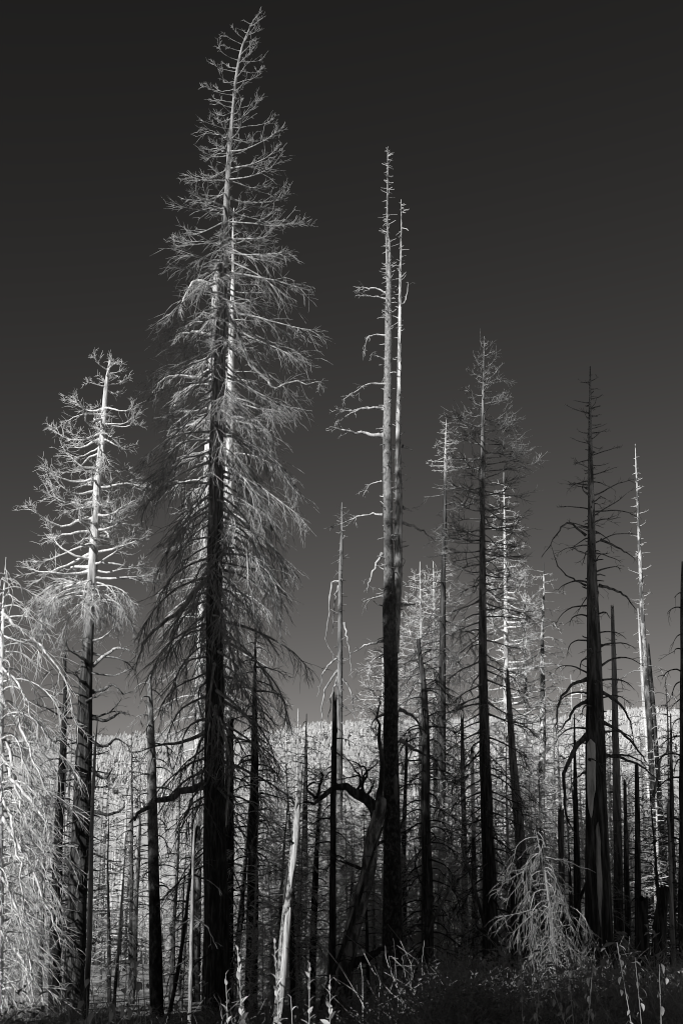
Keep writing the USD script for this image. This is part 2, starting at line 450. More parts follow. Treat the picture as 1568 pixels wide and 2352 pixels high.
# ------------------------------------------------------------------ 1 tall fir
tr, t, rg = dead_tree('tall_fir', 'tallest dead fir with leaning tip and drooping branches, black lower trunk', 42,
    [(497, 2330, 66), (494, 2000, 55), (491, 1700, 43), (492, 1400, 38), (498, 1000, 31), (504, 850, 27), (514, 600, 19), (521, 450, 14), (530, 300, 10), (540, 190, 7), (555, 110, 5), (578, 55, 3), (592, 32, 1.5)],
    bark(0.14, 0.42, 15.0, 9.0, scale=14, bump=1.0), 11, sides=26, rough=0.13)
TB = bark(0.24, 0.48, 7.0, 8.0, bump=0)
envT = [(30, 10, 22), (110, 46, 50), (200, 72, 66), (260, 80, 112), (430, 95, 165), (560, 125, 190), (720, 185, 210), (850, 200, 240), (1000, 200, 225), (1150, 185, 220), (1300, 190, 255), (1450, 190, 245), (1620, 195, 225), (1800, 170, 180), (2100, 120, 130)]
limbs(tr, rg, t, TB, 42, 40, 300, envT, lin(20 * D2R, -8 * D2R), 48 * D2R, r=(0.010, 0.022), bend=1.8, twigs=6, tlen=0.6, tlift=0.2, tang=(0.3, 0.8), sub=3, first=0.35, lscale=(0.35, 1.05))
limbs(tr, rg, t, TB, 44, 300, 560, envT, lin(-4 * D2R, -18 * D2R), lin(35 * D2R, 15 * D2R), r=(0.012, 0.032), twigs=6, tlen=1.0, tlift=0.12, tang=(0.3, 0.9), sub=4, first=0.3, bend=2.0, clump=32, lscale=(0.4, 1.1))
limbs(tr, rg, t, TB, 68, 560, 950, envT, lin(-24 * D2R, -28 * D2R), lin(-15 * D2R, -45 * D2R), r=(0.012, 0.036), twigs=5.8, tlen=1.5, tlift=-0.15, tdroop=0.6, tang=(0.3, 0.9), sub=4, first=0.3, lscale=(0.45, 1.12))
limbs(tr, rg, t, TB, 92, 950, 1480, envT, lin(-15 * D2R, -20 * D2R), lin(-60 * D2R, -75 * D2R), r=(0.013, 0.042), twigs=5.6, tlen=1.8, tlift=-0.35, tdroop=0.9, tang=(0.3, 0.9), sub=4, first=0.2, wander=0.16, lscale=(0.5, 1.12))
limbs(tr, rg, t, TB, 34, 1480, 1850, envT, -15 * D2R, -75 * D2R, r=(0.016, 0.05), twigs=4.5, tlen=1.8, tlift=-0.45, tdroop=1.0, tang=(0.3, 0.9), sub=3, first=0.15, wander=0.18)
limbs(tr, rg, t, TB, 20, 1850, 2230, envT, -25 * D2R, -80 * D2R, r=(0.010, 0.03), twigs=4, tlen=1.0, tlift=-0.4, tdroop=1.0, sub=3, first=0.15, wander=0.2)
hand(tr, rg, t, TB, [(512, 700), (560, 800), (600, 880), (640, 908), (690, 894), (745, 902)], 9, -1.0, twigs=3.5, tlen=1.0, tdroop=0.9, tlift=-0.3)
hand(tr, rg, t, TB, [(478, 1800), (420, 1822), (360, 1850), (325, 1882), (312, 1905)], 19, -1.5, twigs=0.5, tlen=0.5, label='thick charred limb reaching down to the left')
hand(tr, rg, t, TB, [(475, 1330), (420, 1400), (365, 1450), (335, 1500), (322, 1560)], 12, -1.2, twigs=4, tlen=1.3, tdroop=1.2, tlift=-0.4)
hand(tr, rg, t, TB, [(475, 1680), (420, 1700), (360, 1710), (300, 1725)], 10, 0.6, twigs=2, tlen=0.8, tdroop=0.8)
hand(tr, rg, t, PALEB, [(516, 1900), (528, 1760), (505, 1650), (489, 1650), (478, 1700), (480, 1780), (500, 1790), (512, 1760)], 5, -0.5, twigs=1, label='pale curled branch looped across the dark trunk')

# ------------------------------------------------------------------ 2 bleached cedar on the left
tr, t, rg = dead_tree('bleached_cedar', 'bleached dead cedar with upswept candelabra branches, left of the tallest fir', 46,
    [(168, 2300, 52), (176, 2100, 44), (190, 1800, 40), (199, 1550, 29), (207, 1400, 24), (217, 1230, 21), (228, 1080, 16), (237, 950, 12), (244, 880, 9), (252, 826, 5)],
    bark(0.42, 0.80, 13.0, 4.0, scale=9, bump=1.0), 22, sides=20)  # lower trunk: char plus shade put into the colour
CB = bark(0.45, 0.78, 11.5, 3.5, bump=0)
envC = [(820, 26, 30), (900, 75, 60), (960, 118, 90), (1050, 115, 95), (1150, 140, 120), (1250, 175, 145), (1340, 170, 145), (1420, 140, 130), (1700, 110, 110), (1900, 80, 90)]
limbs(tr, rg, t, CB, 9, 830, 900, envC, 5 * D2R, 40 * D2R, r=(0.02, 0.04), twigs=12, tlen=0.6, tlift=0.1, sub=5, first=0.4)
limbs(tr, rg, t, CB, 58, 930, 1340, envC, lin(-8 * D2R, -4 * D2R), lin(60 * D2R, 8 * D2R), r=(0.02, 0.062), bend=2.4, twigs=6.5, tlen=0.95, tlift=0.0, sub=5, first=0.42, wander=0.32, tang=(0.4, 1.2), lscale=(0.7, 1.2))
limbs(tr, rg, t, CB, 26, 1335, 1395, envC, 8 * D2R, -75 * D2R, r=(0.016, 0.04), twigs=11, tlen=1.0, tlift=-0.3, tdroop=0.8, sub=4, first=0.15)
limbs(tr, rg, t, CB, 44, 1440, 2200, envC, lin(-5 * D2R, -15 * D2R), lin(25 * D2R, 10 * D2R), r=(0.02, 0.06), twigs=4, tlen=0.8, tlift=0.0, tdroop=0.5, sub=3, first=0.3, wander=0.25)
for pts in ([(212, 1530), (250, 1500), (275, 1492), (300, 1500), (330, 1515)], [(212, 1590), (240, 1585), (262, 1575), (285, 1597), (315, 1590)], [(210, 1650), (250, 1655), (280, 1640), (305, 1650)], [(205, 1700), (240, 1715), (275, 1700), (300, 1720)], [(205, 1760), (240, 1790), (265, 1770)], [(205, 1862), (250, 1872), (285, 1858), (290, 1840)]):
    hand(tr, rg, t, CB, pts, 9, -0.4, twigs=3, tlen=0.7, sub=2, first=0.4, wander=0.2)

# ------------------------------------------------------------------ 3 twin-stemmed snag
tr, t, rg = dead_tree('twin_snag', 'tall twin-stemmed snag with bare spires and a fork halfway up', 43,
    [(903, 2330, 59.4), (902, 2150, 46.8), (902, 2000, 41.4), (898, 1700, 34.2), (897, 1480, 33.3), (895, 1392, 32.4), (892, 1300, 22.5), (890, 1100, 20.7), (891, 900, 18.0), (893, 720, 15.3), (894, 640, 10.8), (894.5, 620, 8.1), (895, 560, 5.4), (891, 535, 4.5), (890, 440, 3.6), (891, 338, 1.8)],
    bark(0.20, 0.34, 12.0, 6.0, scale=13, stretch=0.6, bump=1.0), 33, sides=24, rough=0.05)  # gradual shade on the lower stem is mixed into the char colour
tw = Trunk(43, [(905, 1500, 23.4), (909, 1392, 22.5), (914, 1300, 18.9), (914, 1120, 16.2), (915, 1000, 12.6), (917, 800, 9.5), (918, 640, 6.3), (920, 550, 3.6), (921, 458, 1.8)], 34, foot=False)
sp = Trunk(43, [(890, 660, 8), (887, 600, 5), (886, 540, 4)], 35, foot=False)
for q, mm in ((tw, bark(0.2, 0.5, None, scale=12, stretch=0.3, bump=1.0)), (sp, GREYB)):
    v, f = q.mesh(18, 0.05); obj('stem', (v + q.foot - tr.foot, f), mm, t)
for (a, b, c, d, s_) in ((830, 935, -0.9, 1.0, 1), (940, 1075, -1.2, 0.7, 2), (1180, 1260, 0.2, 0.9, 3), (700, 790, -0.8, 0.9, 4)):
    v, f = tw.patch(a, b, c, d, s_); obj('bare_wood', (v + tw.foot - tr.foot, f), WHITE, t)
obj('bare_wood', tr.patch(1780, 1850, 0.1, 0.9, 5), GREYB, t)
obj('bare_wood', tr.patch(2020, 2075, -0.6, 0.0, 6), GREYB, t)
TWB = bark(0.30, 0.6, 9.0, 6.0, bump=0)
for pts, w, tg in (([(886, 672), (860, 658), (840, 655), (812, 650)], 4, 4), ([(886, 686), (855, 683), (825, 682)], 4, 3), ([(884, 770), (858, 770), (842, 782), (834, 830)], 4, 2), ([(884, 826), (862, 822), (848, 826)], 5, 3),
                   ([(884, 882), (850, 885), (815, 905), (786, 932)], 5, 4), ([(882, 938), (845, 938), (800, 955), (766, 984)], 6, 2), ([(882, 941), (840, 936), (800, 942), (770, 935)], 4, 3), ([(880, 1000), (850, 998), (810, 992), (755, 980)], 12, 3),
                   ([(878, 1182), (845, 1180), (805, 1190), (745, 1212)], 5, 3), ([(876, 1105), (850, 1112), (835, 1135)], 3, 3), ([(878, 1270), (862, 1300), (850, 1330), (842, 1358)], 7, 2), ([(879, 1368), (855, 1375), (830, 1385)], 4, 2),
                   ([(880, 1472), (840, 1480), (800, 1500)], 6, 3), ([(922, 1200), (950, 1212), (975, 1230), (998, 1254)], 7, 2), ([(922, 1390), (955, 1387)], 9, 1), ([(924, 1025), (948, 1027)], 7, 1), ([(924, 1165), (950, 1167)], 6, 1), ([(920, 700), (930, 690), (938, 650)], 3, 2),
                   ([(916, 1630), (940, 1640), (960, 1660), (970, 1690)], 9, 2), ([(917, 1700), (960, 1725), (1000, 1745)], 10, 2), ([(880, 1640), (858, 1655), (850, 1680)], 6, 4)):
    hand(tr, rg, t, TWB, pts, w, rg.uniform(-0.5, 0.5), twigs=tg + 1.5, tlen=0.55, sub=3, tdroop=0.6, first=0.3)
obj('branch_stubs', stubs(tr, rg, 170, 345, 720, 0.10, 0.36, 0.011), TWB, t, kind='stuff')
obj('branch_stubs', stubs(tr, rg, 120, 700, 1650, 0.06, 0.4, 0.020), TWB, t, kind='stuff')
v, f = stubs(tw, rg, 110, 465, 1350, 0.08, 0.42, 0.013); obj('branch_stubs', (v + tw.foot - tr.foot, f), TWB, t, kind='stuff')

# ------------------------------------------------------------------ 4 big dark tree on the right with arching limbs
tr, t, rg = dead_tree('arching_snag', 'thick dark dead tree on the right with long arching limbs and a bare patch', 40,
    [(1381, 2330, 78), (1378, 2200, 66), (1374, 2000, 57), (1368, 1800, 47), (1366, 1700, 43), (1362, 1500, 33), (1358, 1300, 22), (1357, 1150, 15), (1355, 1000, 9), (1355, 900, 5), (1355, 842, 2.5)],
    bark(0.10, 0.30, 10.5, 6.0), 44, sides=22)
AB = bark(0.10, 0.24, 7.0, 6.0, bump=0)
obj('bare_wood', tr.patch(1700, 1880, -1.3, -0.1, 7, ragged=0.2), bark(0.6, 0.8), t)
obj('bare_wood', tr.patch(1890, 2130, -0.3, 0.15, 8), bark(0.4, 0.6), t)
obj('bare_wood', tr.patch(1110, 1190, -0.7, 0.7, 9), bark(0.4, 0.6), t)
envA = [(850, 12, 12), (920, 60, 35), (1000, 45, 50), (1100, 80, 95), (1200, 85, 120), (1300, 95, 110), (1400, 100, 115), (1560, 125, 125), (1750, 110, 140)]
limbs(tr, rg, t, AB, 26, 860, 1080, envA, lin(20 * D2R, 0), 25 * D2R, r=(0.010, 0.022), twigs=3, tlen=0.3, sub=2, first=0.3)
limbs(tr, rg, t, AB, 26, 1080, 1300, envA, 10 * D2R, lin(15 * D2R, -30 * D2R), r=(0.014, 0.03), wander=0.22, twigs=3, tlen=0.5, tlift=0.2, sub=2, first=0.3)
limbs(tr, rg, t, AB, 30, 1300, 1780, envA, 15 * D2R, lin(-60 * D2R, -80 * D2R), r=(0.02, 0.045), bend=1.3, wander=0.22, twigs=3, tlen=0.6, tdroop=0.7, sub=2, first=0.3)
for pts, w in (([(1348, 1560), (1310, 1575), (1282, 1610), (1270, 1660), (1268, 1700)], 8), ([(1348, 1690), (1320, 1720), (1300, 1760), (1292, 1820), (1300, 1880), (1330, 1930)], 13), ([(1345, 1230), (1300, 1205), (1268, 1245), (1240, 1290)], 5), ([(1345, 1345), (1310, 1330), (1280, 1310), (1258, 1260)], 4),
               ([(1384, 1660), (1430, 1685), (1470, 1730), (1490, 1760)], 8), ([(1385, 1735), (1430, 1745), (1470, 1770), (1510, 1810)], 8), ([(1380, 1590), (1420, 1610), (1450, 1650), (1462, 1700)], 8), ([(1350, 1610), (1320, 1625), (1300, 1660), (1270, 1690)], 9), ([(1375, 1345), (1430, 1360), (1470, 1400)], 7), ([(1378, 1240), (1420, 1262), (1455, 1290)], 6)):
    hand(tr, rg, t, AB, pts, w, rg.uniform(-1, 0.5), twigs=2, tlen=0.5, sub=1, tdroop=0.6)
obj('branch_stubs', stubs(tr, rg, 80, 900, 1800, 0.05, 0.35, 0.018), AB, t, kind='stuff')

# ------------------------------------------------------------------ 5 fine-twigged fir right of centre
tr, t, rg = dead_tree('fine_twigged_fir', 'tall dead fir with fine level branches, rising right of the twin snag', 46,
    [(1128, 2320, 40), (1122, 2000, 31), (1114, 1750, 25), (1110, 1500, 19), (1107, 1200, 13), (1108, 950, 8), (1110, 850, 4), (1112, 772, 1.5)], bark(0.10, 0.32, 9.0, 7.0), 55, sides=18)
FB = bark(0.15, 0.34, 8.0, 7.0, bump=0)
envF = [(775, 5, 8), (850, 30, 30), (940, 60, 78), (1040, 90, 110), (1090, 90, 128), (1250, 95, 120), (1400, 110, 120), (1600, 130, 120), (1800, 110, 110), (2000, 90, 90)]
limbs(tr, rg, t, FB, 30, 785, 940, envF, 15 * D2R, 30 * D2R, r=(0.010, 0.02), twigs=8, tlen=0.65, tlift=0.2, sub=4)
limbs(tr, rg, t, FB, 72, 940, 1350, envF, lin(0, -15 * D2R), lin(15 * D2R, 0), r=(0.012, 0.03), twigs=7, tlen=1.1, tlift=0.1, sub=4, bend=1.4)
limbs(tr, rg, t, FB, 80, 1350, 2200, envF, -15 * D2R, lin(-20 * D2R, -55 * D2R), r=(0.014, 0.04), twigs=6.5, tlen=1.3, tlift=-0.2, tdroop=0.6, sub=3)

# ------------------------------------------------------------------ 6 fir between them, lit tip and shaded trunk put into its colour
tr, t, rg = dead_tree('slender_fir', 'slender dead fir with a pale bushy tip and trunk coloured dark as if shaded', 58,
    [(1013, 2320, 28), (1012, 2000, 22), (1015, 1600, 17), (1019, 1300, 11), (1022, 1100, 7), (1024, 1020, 4), (1025, 962, 1.5)], bark(0.3, 0.6, 21.5, 1.6, char_shade=0.03), 66)
SB = bark(0.4, 0.7, 20.5, 2.0, char_shade=0.06, bump=0)
envS = [(962, 4, 4), (1000, 14, 14), (1060, 38, 40), (1100, 50, 60), (1250, 50, 60), (1400, 85, 80), (1600, 100, 90), (1850, 90, 90)]
limbs(tr, rg, t, SB, 48, 970, 1090, envS, 0, 15 * D2R, r=(0.010, 0.02), twigs=7, tlen=0.35, sub=3)
limbs(tr, rg, t, SB, 22, 1100, 1400, envS, -10 * D2R, lin(0, -30 * D2R), r=(0.012, 0.035), twigs=3.5, tlen=0.6, tdroop=0.4, sub=2)
limbs(tr, rg, t, DARKB, 66, 1380, 2180, envS, -10 * D2R, -60 * D2R, r=(0.014, 0.04), twigs=6.5, tlen=1.3, tlift=-0.2, tdroop=0.8, sub=4)

# ------------------------------------------------------------------ 7 bleached trees behind the tall fir
tr, t, rg = dead_tree('white_fir', 'white bare fir standing right behind the tallest fir', 51,
    [(516, 2300, 34), (517, 1900, 28), (519, 1600, 25), (521, 1300, 22), (527, 1000, 17), (531, 800, 13), (534, 620, 7), (536, 540, 4), (537, 478, 2)], WHITE, 77)
envW = [(480, 10, 15), (600, 45, 60), (800, 80, 90), (1000, 110, 120), (1300, 130, 185), (1600, 110, 185), (1900, 90, 130)]
limbs(tr, rg, t, WHITEB, 46, 500, 900, envW, -5 * D2R, lin(10 * D2R, -20 * D2R), r=(0.012, 0.03), twigs=7, tlen=0.8, tdroop=0.5, sub=4)
limbs(tr, rg, t, WHITEB, 104, 900, 1950, envW, -10 * D2R, lin(-40 * D2R, -70 * D2R), r=(0.016, 0.048), twigs=6, tlen=1.4, tlift=-0.2, tdroop=0.9, sub=4)
tr, t, rg = dead_tree('white_snag', 'white snag with a jagged broken top, left behind the tallest fir', 53,
    [(447, 2320, 26), (450, 2000, 24), (458, 1600, 21), (470, 1250, 19), (485, 900, 17), (494, 700, 14), (499, 612, 11)], MOTTLE, 78, broken=0.5)
envX = [(600, 40, 30), (800, 110, 60), (1000, 130, 70), (1300, 130, 70), (1700, 110, 70)]
limbs(tr, rg, t, WHITEB, 76, 625, 1900, envX, 0, lin(-50 * D2R, -80 * D2R), r=(0.016, 0.05), bend=1.6, twigs=5.5, tlen=1.3, tlift=-0.3, tdroop=0.9, sub=4)
for pts in ([(487, 872), (430, 868), (385, 872), (360, 905)], [(492, 770), (440, 768), (400, 780)], [(490, 655), (450, 650), (425, 690), (412, 730)]):
    hand(tr, rg, t, WHITEB, pts, 9, -0.5, twigs=5, tlen=0.9, tdroop=0.9, tlift=-0.3)

# ------------------------------------------------------------------ 8 slim grey snag left of the twin
tr, t, rg = dead_tree('slim_grey_snag', 'slim grey pole snag with hanging curved branches, left of the twin snag', 62,
    [(775, 2320, 24), (776, 2050, 20), (777, 1850, 17), (779, 1600, 14), (781, 1400, 10), (784, 1250, 7), (785, 1155, 2.5)], bark(0.10, 0.25, 3.0, 2.0), 88)
obj('branch_stubs', stubs(tr, rg, 110, 1165, 1700, 0.08, 0.5, 0.013, 0.0), SLIM, t, kind='stuff')
for pts in ([(779, 1335), (763, 1340), (756, 1400), (753, 1460), (765, 1520)], [(778, 1345), (768, 1380), (764, 1450)], [(776, 1540), (748, 1580), (738, 1640), (734, 1720)], [(775, 1555), (760, 1600), (752, 1680)], [(776, 1510), (745, 1540), (730, 1600)], [(790, 1430), (800, 1480), (808, 1560)], [(786, 1560), (805, 1590), (815, 1650)], [(785, 1620), (812, 1640), (830, 1700)], [(776, 1690), (758, 1720), (748, 1790)], [(776, 1810), (755, 1820), (745, 1860), (735, 1950)], [(786, 1780), (805, 1850), (812, 1950)]):
    hand(tr, rg, t, bark(0.2, 0.5, bump=0), pts, 5, rg.uniform(-0.6, 0.6), twigs=3, tlen=0.35, tdroop=0.8, sub=1)
tr, t, rg = dead_tree('broken_black_snag', 'black snag with splintered top just left of the slim grey snag', 43,
    [(762, 2320, 18), (763, 2000, 15), (766, 1750, 13), (768, 1612, 10)], CHAR, 89, broken=0.5)
limbs(tr, rg, t, CHAR, 16, 1660, 2000, [(1600, 50, 50), (2000, 70, 60)], 0, -60 * D2R, r=(0.015, 0.05), twigs=4, tlen=0.9, tdroop=0.9, sub=3)

# ------------------------------------------------------------------ 9 curved oak left of the twin's foot
tr, t, rg = dead_tree('crooked_oak', 'crooked charred oak leaning right with a big arched limb', 41,
    [(786, 2310, 44), (796, 2190, 38), (818, 2090, 36), (846, 2000, 34), (858, 1930, 32), (872, 1865, 28), (875, 1838, 22)], bark(0.10, 0.42, 1.0, 2.5, scale=4, stretch=0.3), 91, rough=0.2, wob=0.1)
hand(tr, rg, t, DARKB, [(868, 1872), (850, 1848), (815, 1822), (790, 1812), (760, 1818), (725, 1845), (690, 1850)], 30, -0.6, twigs=3, tlen=0.9, tdroop=0.4, label='thick limb arched over to the left')
hand(tr, rg, t, DARKB, [(866, 1860), (876, 1800), (872, 1720), (868, 1650), (876, 1590)], 16, 0.5, twigs=4, tlen=1.0)
hand(tr, rg, t, DARKB, [(842, 2000), (800, 1985), (770, 1975)], 10, -0.4, twigs=4, tlen=0.8)
hand(tr, rg, t, DARKB, [(800, 2215), (840, 2205), (880, 2180), (910, 2175)], 26, -0.3, twigs=1, tlen=0.4)
hand(tr, rg, t, DARKB, [(850, 1950), (880, 1935), (900, 1945)], 10, -0.6, twigs=4, tlen=0.8)
for k in range(8):
    x0 = rg.uniform(720, 860); y0 = np.interp(x0, [690, 760, 815, 868], [1850, 1818, 1822, 1860])
    hand(tr, rg, t, DARKB, [(x0, y0), (x0 + rg.uniform(-40, 30), y0 - rg.uniform(20, 60)), (x0 + rg.uniform(-70, 60), y0 - rg.uniform(40, 110))], 7, rg.uniform(-1, 1), twigs=5, tlen=0.8, sub=3)

SPL = bark(0.38, 0.72, scale=22, stretch=0.06)
# ------------------------------------------------------------------ 10 leaning bare split snag
tr, t, rg = dead_tree('split_snag', 'leaning split snag, its bare wood shining white against the dark trunks', 24,
    [(637, 2330, 25), (648, 2200, 24), (661, 2060, 20), (672, 1950, 17), (681, 1850, 13), (690, 1785, 8)], bark(0.05, 0.40, scale=10, stretch=0.8, bump=1.0), 101, broken=0.4, rough=0.14)
obj('bare_wood', tr.patch(1850, 2040, -0.9, 1.4, 11, 0.015), SPL, t)
obj('bare_wood', tr.patch(2085, 2340, -0.5, 1.4, 12, 0.015), SPL, t)
obj('bare_wood', tr.patch(1990, 2080, -1.4, -0.5, 13, 0.015), GREYB, t)
obj('branch_stubs', stubs(tr, rg, 10, 1800, 2200, 0.1, 0.4, 0.012), CHAR, t, kind='stuff')

# ------------------------------------------------------------------ 11 white thicket tree at the left edge
def drooper(name, label, D, axis, seed, n, py0, py1, env, mat, bmat, e0=25, e1=-70, **kw):
    tr, t, rg = dead_tree(name, label, D, axis, mat, seed)
    args = dict(r=(0.012, 0.05), twigs=4, tlen=0.9, tlift=-0.1, tdroop=0.7, sub=3, bend=0.9); args.update(kw)
    limbs(tr, rg, t, bmat, n, py0, py1, env, e0 * D2R, e1 * D2R, **args)
    return tr, t, rg


tr, t, rg = drooper('white_drooping_tree', 'white dead tree at the left edge with long sweeping drooping branches', 44,
    [(-6, 2330, 26), (-2, 2000, 20), (3, 1600, 14), (8, 1400, 8), (13, 1280, 2)], 111, 120, 1300, 2280,
    [(1290, 20, 30), (1400, 90, 100), (1600, 150, 170), (2000, 170, 190), (2150, 150, 150)], WHITE, WHITEB, 15, -70, wander=0.1, lscale=(0.6, 1.25), twigs=3.6, tlen=1.9, r=(0.012, 0.032), sub=2, twig_r=0.011, subr=0.009, tang=(0.3, 0.9))
for pts, w in (([(0, 1405), (60, 1455), (120, 1510), (160, 1590), (182, 1690)], 7), ([(0, 1530), (50, 1580), (90, 1650), (115, 1720)], 6), ([(0, 1600), (60, 1680), (100, 1760), (165, 1872)], 7), ([(0, 1730), (50, 1810), (110, 1880), (160, 1990)], 10), ([(0, 1870), (60, 1960), (110, 2060), (150, 2180)], 9),
               ([(5, 1460), (60, 1480), (110, 1470)], 4), ([(0, 1810), (35, 1900), (60, 2010), (80, 2150)], 8), ([(0, 2130), (50, 2200), (100, 2270), (130, 2350)], 9), ([(0, 2010), (40, 2080), (75, 2200), (90, 2330)], 8), ([(0, 1660), (40, 1790), (75, 1900), (140, 2010)], 8)):
    hand(tr, rg, t, WHITEB, pts, w, rg.uniform(-2, -0.5), twigs=4, tlen=1.6, tdroop=0.7, sub=3, subr=0.009)
drooper('white_drooping_tree', 'second white drooping tree half outside the left edge, behind the first', 49,
    [(-70, 2330, 28), (-62, 1800, 20), (-55, 1400, 6), (-52, 1330, 2)], 112, 80, 1400, 2250, [(1400, 60, 70), (1600, 120, 190), (2200, 120, 230)], WHITE, WHITEB, 15, -70, twigs=3.6, tlen=1.9, r=(0.012, 0.032), sub=2, twig_r=0.011, subr=0.009, tang=(0.3, 0.9))

# ------------------------------------------------------------------ 12 right-hand group of pale trees
tr, t, rg = dead_tree('pale_cedar', 'pale cedar with thick upcurved white branches, right behind the fine-twigged fir', 64,
    [(1166, 2300, 18), (1164, 2000, 16), (1162, 1600, 13), (1160, 1350, 9), (1158, 1200, 5), (1157, 1085, 1.5)], PALE, 121)
envP = [(1085, 6, 6), (1300, 45, 55), (1450, 70, 85), (1700, 85, 100), (1900, 70, 80)]
limbs(tr, rg, t, PALEB, 44, 1110, 1350, envP, -5 * D2R, 15 * D2R, r=(0.014, 0.035), twigs=7, tlen=0.8, sub=4, twig_r=0.012, subr=0.010)
limbs(tr, rg, t, PALEB, 80, 1350, 1850, envP, -5 * D2R, lin(50 * D2R, 20 * D2R), r=(0.025, 0.09), bend=1.8, twigs=6, tlen=1.3, sub=4, wander=0.25, twig_r=0.012, subr=0.010)
tr, t, rg = dead_tree('leaning_grey_snag', 'grey trunk leaning to the left, beside the pale cedar', 48,
    [(1213, 2310, 28), (1206, 2100, 26), (1192, 1900, 23), (1178, 1750, 18), (1168, 1600, 11), (1165, 1540, 6)], bark(0.14, 0.34, 3, 3), 122, broken=0.3)
limbs(tr, rg, t, GREYB, 30, 1600, 2150, [(1500, 40, 50), (1800, 60, 70), (2200, 70, 70)], -5 * D2R, -55 * D2R, r=(0.014, 0.04), twigs=4, tlen=0.7, tdroop=0.7, sub=3)
tr, t, rg = dead_tree('white_pole_tree', 'thin white pole tree, left of the white mottled one', 66,
    [(1209, 2300, 13), (1207, 2000, 10), (1206, 1650, 8), (1206, 1450, 5), (1206, 1292, 1.5)], MOTTLE, 123)
envQ = [(1290, 5, 5), (1450, 40, 40), (1650, 65, 65), (2000, 60, 60)]
limbs(tr, rg, t, WHITEB, 84, 1310, 1850, envQ, -5 * D2R, lin(10 * D2R, 30 * D2R), r=(0.014, 0.07), bend=1.6, twigs=6, tlen=1.1, sub=4, twig_r=0.012, subr=0.010)
tr, t, rg = dead_tree('mottled_white_snag', 'white mottled snag with peeling bark beside the gap of hillside', 65,
    [(1239, 2310, 25), (1241, 2000, 20), (1245, 1700, 15), (1246, 1500, 9), (1247, 1380, 5), (1248, 1292, 1.5)], MOTTLE, 124)
limbs(tr, rg, t, WHITEB, 44, 1310, 1650, [(1290, 5, 8), (1350, 26, 32), (1450, 32, 44), (1650, 55, 75)], 5 * D2R, lin(0, -30 * D2R), r=(0.014, 0.035), twigs=5, tlen=0.8, tdroop=0.5, sub=3, twig_r=0.012, subr=0.010)
limbs(tr, rg, t, GREYB, 30, 1600, 2150, [(1600, 50, 70), (2200, 60, 80)], -5 * D2R, -50 * D2R, r=(0.012, 0.03), twigs=4, tlen=0.7, tdroop=0.6, sub=2)
for k, (x, top, d) in enumerate(((963, 1290, 66), (995, 1290, 68))):
    tr, t, rg = dead_tree('forked_white_top' if k == 0 else 'white_spire', ('pale dead tree with a forked crooked tip', 'pale spire tree beside the forked tip')[k], d,
        [(x + 10, 2280, 16), (x + 4, 1700, 12), (x + 3, 1450, 7), (x, top, 1.5)], bark(0.4, 0.7, 12, 3), 125 + k)
    limbs(tr, rg, t, bark(0.45, 0.75, 10, 3, bump=0), 90, top + 15, 1800, [(top, 5, 5), (1400, 40, 45), (1600, 75, 65), (1750, 70, 70)], 0, lin(25 * D2R, 0), r=(0.014, 0.05), bend=1.5, twigs=6.5, tlen=1.2, sub=4, twig_r=0.012, subr=0.010)
tr, t, rg = dead_tree('pale_twiggy_tree', 'pale twiggy tree mostly hidden behind the twin snag', 62,
    [(884, 2280, 16), (882, 1800, 13), (880, 1600, 8), (879, 1490, 2)], PALE, 127)
limbs(tr, rg, t, PALEB, 74, 1500, 1900, [(1490, 15, 10), (1560, 60, 40), (1850, 90, 60)], 0, 15 * D2R, r=(0.014, 0.045), twigs=6.5, tlen=1.2, sub=4, twig_r=0.012, subr=0.010)
tr, t, rg = dead_tree('striped_snag', 'dark furrowed trunk between the twin snag and the slender fir', 45,
    [(981, 2330, 30), (981, 2100, 27), (978, 1850, 22), (975, 1600, 15), (962, 1480, 8)], bark(0.03, 0.16, scale=14, stretch=0.05), 128, broken=0.4)
limbs(tr, rg, t, DARKB, 64, 1490, 2200, [(1480, 60, 60), (1800, 105, 95), (2150, 100, 90)], 5 * D2R, -60 * D2R, r=(0.014, 0.045), twigs=6.5, tlen=1.3, tlift=-0.1, tdroop=0.8, sub=4, wander=0.2)

# ------------------------------------------------------------------ 13 right edge
tr, t, rg = dead_tree('slanted_pale_snag', 'slanted pale snag leaning left with short whorled stubs, near the right edge', 60,
    [(1530, 2330, 30), (1516, 2050, 24), (1503, 1850, 19), (1487, 1600, 14), (1477, 1450, 11), (1469, 1280, 8), (1463, 1130, 5), (1459, 1020, 2)], bark(0.30, 0.58, 13.0, 7.0, stretch=0.3, spots=0.9), 131)
limbs(tr, rg, t, PALEB, 30, 1040, 1400, [(1020, 6, 6), (1200, 26, 28), (1400, 30, 30)], 10 * D2R, 20 * D2R, r=(0.008, 0.02), twigs=2, tlen=0.3, sub=1)
limbs(tr, rg, t, GREYB, 26, 1500, 2000, [(1500, 60, 50), (2000, 90, 60)], 15 * D2R, -70 * D2R, r=(0.012, 0.035), bend=1.2, twigs=2, tlen=0.6, tdroop=0.7, sub=1)
obj('branch_stubs', stubs(tr, rg, 90, 1050, 1700, 0.08, 0.3, 0.010), PALEB, t, kind='stuff')
tr, t, rg = dead_tree('black_leaning_snag', 'black snag close behind the slanted pale one, its twin in lean', 62,
    [(1546, 2330, 26), (1526, 2050, 22), (1512, 1850, 18), (1497, 1600, 11), (1488, 1480, 5)], CHAR, 132)
limbs(tr, rg, t, CHAR, 12, 1550, 2050, [(1500, 30, 40), (2000, 60, 80)], 0, -50 * D2R, r=(0.012, 0.03), twigs=2, tlen=0.5, sub=1)
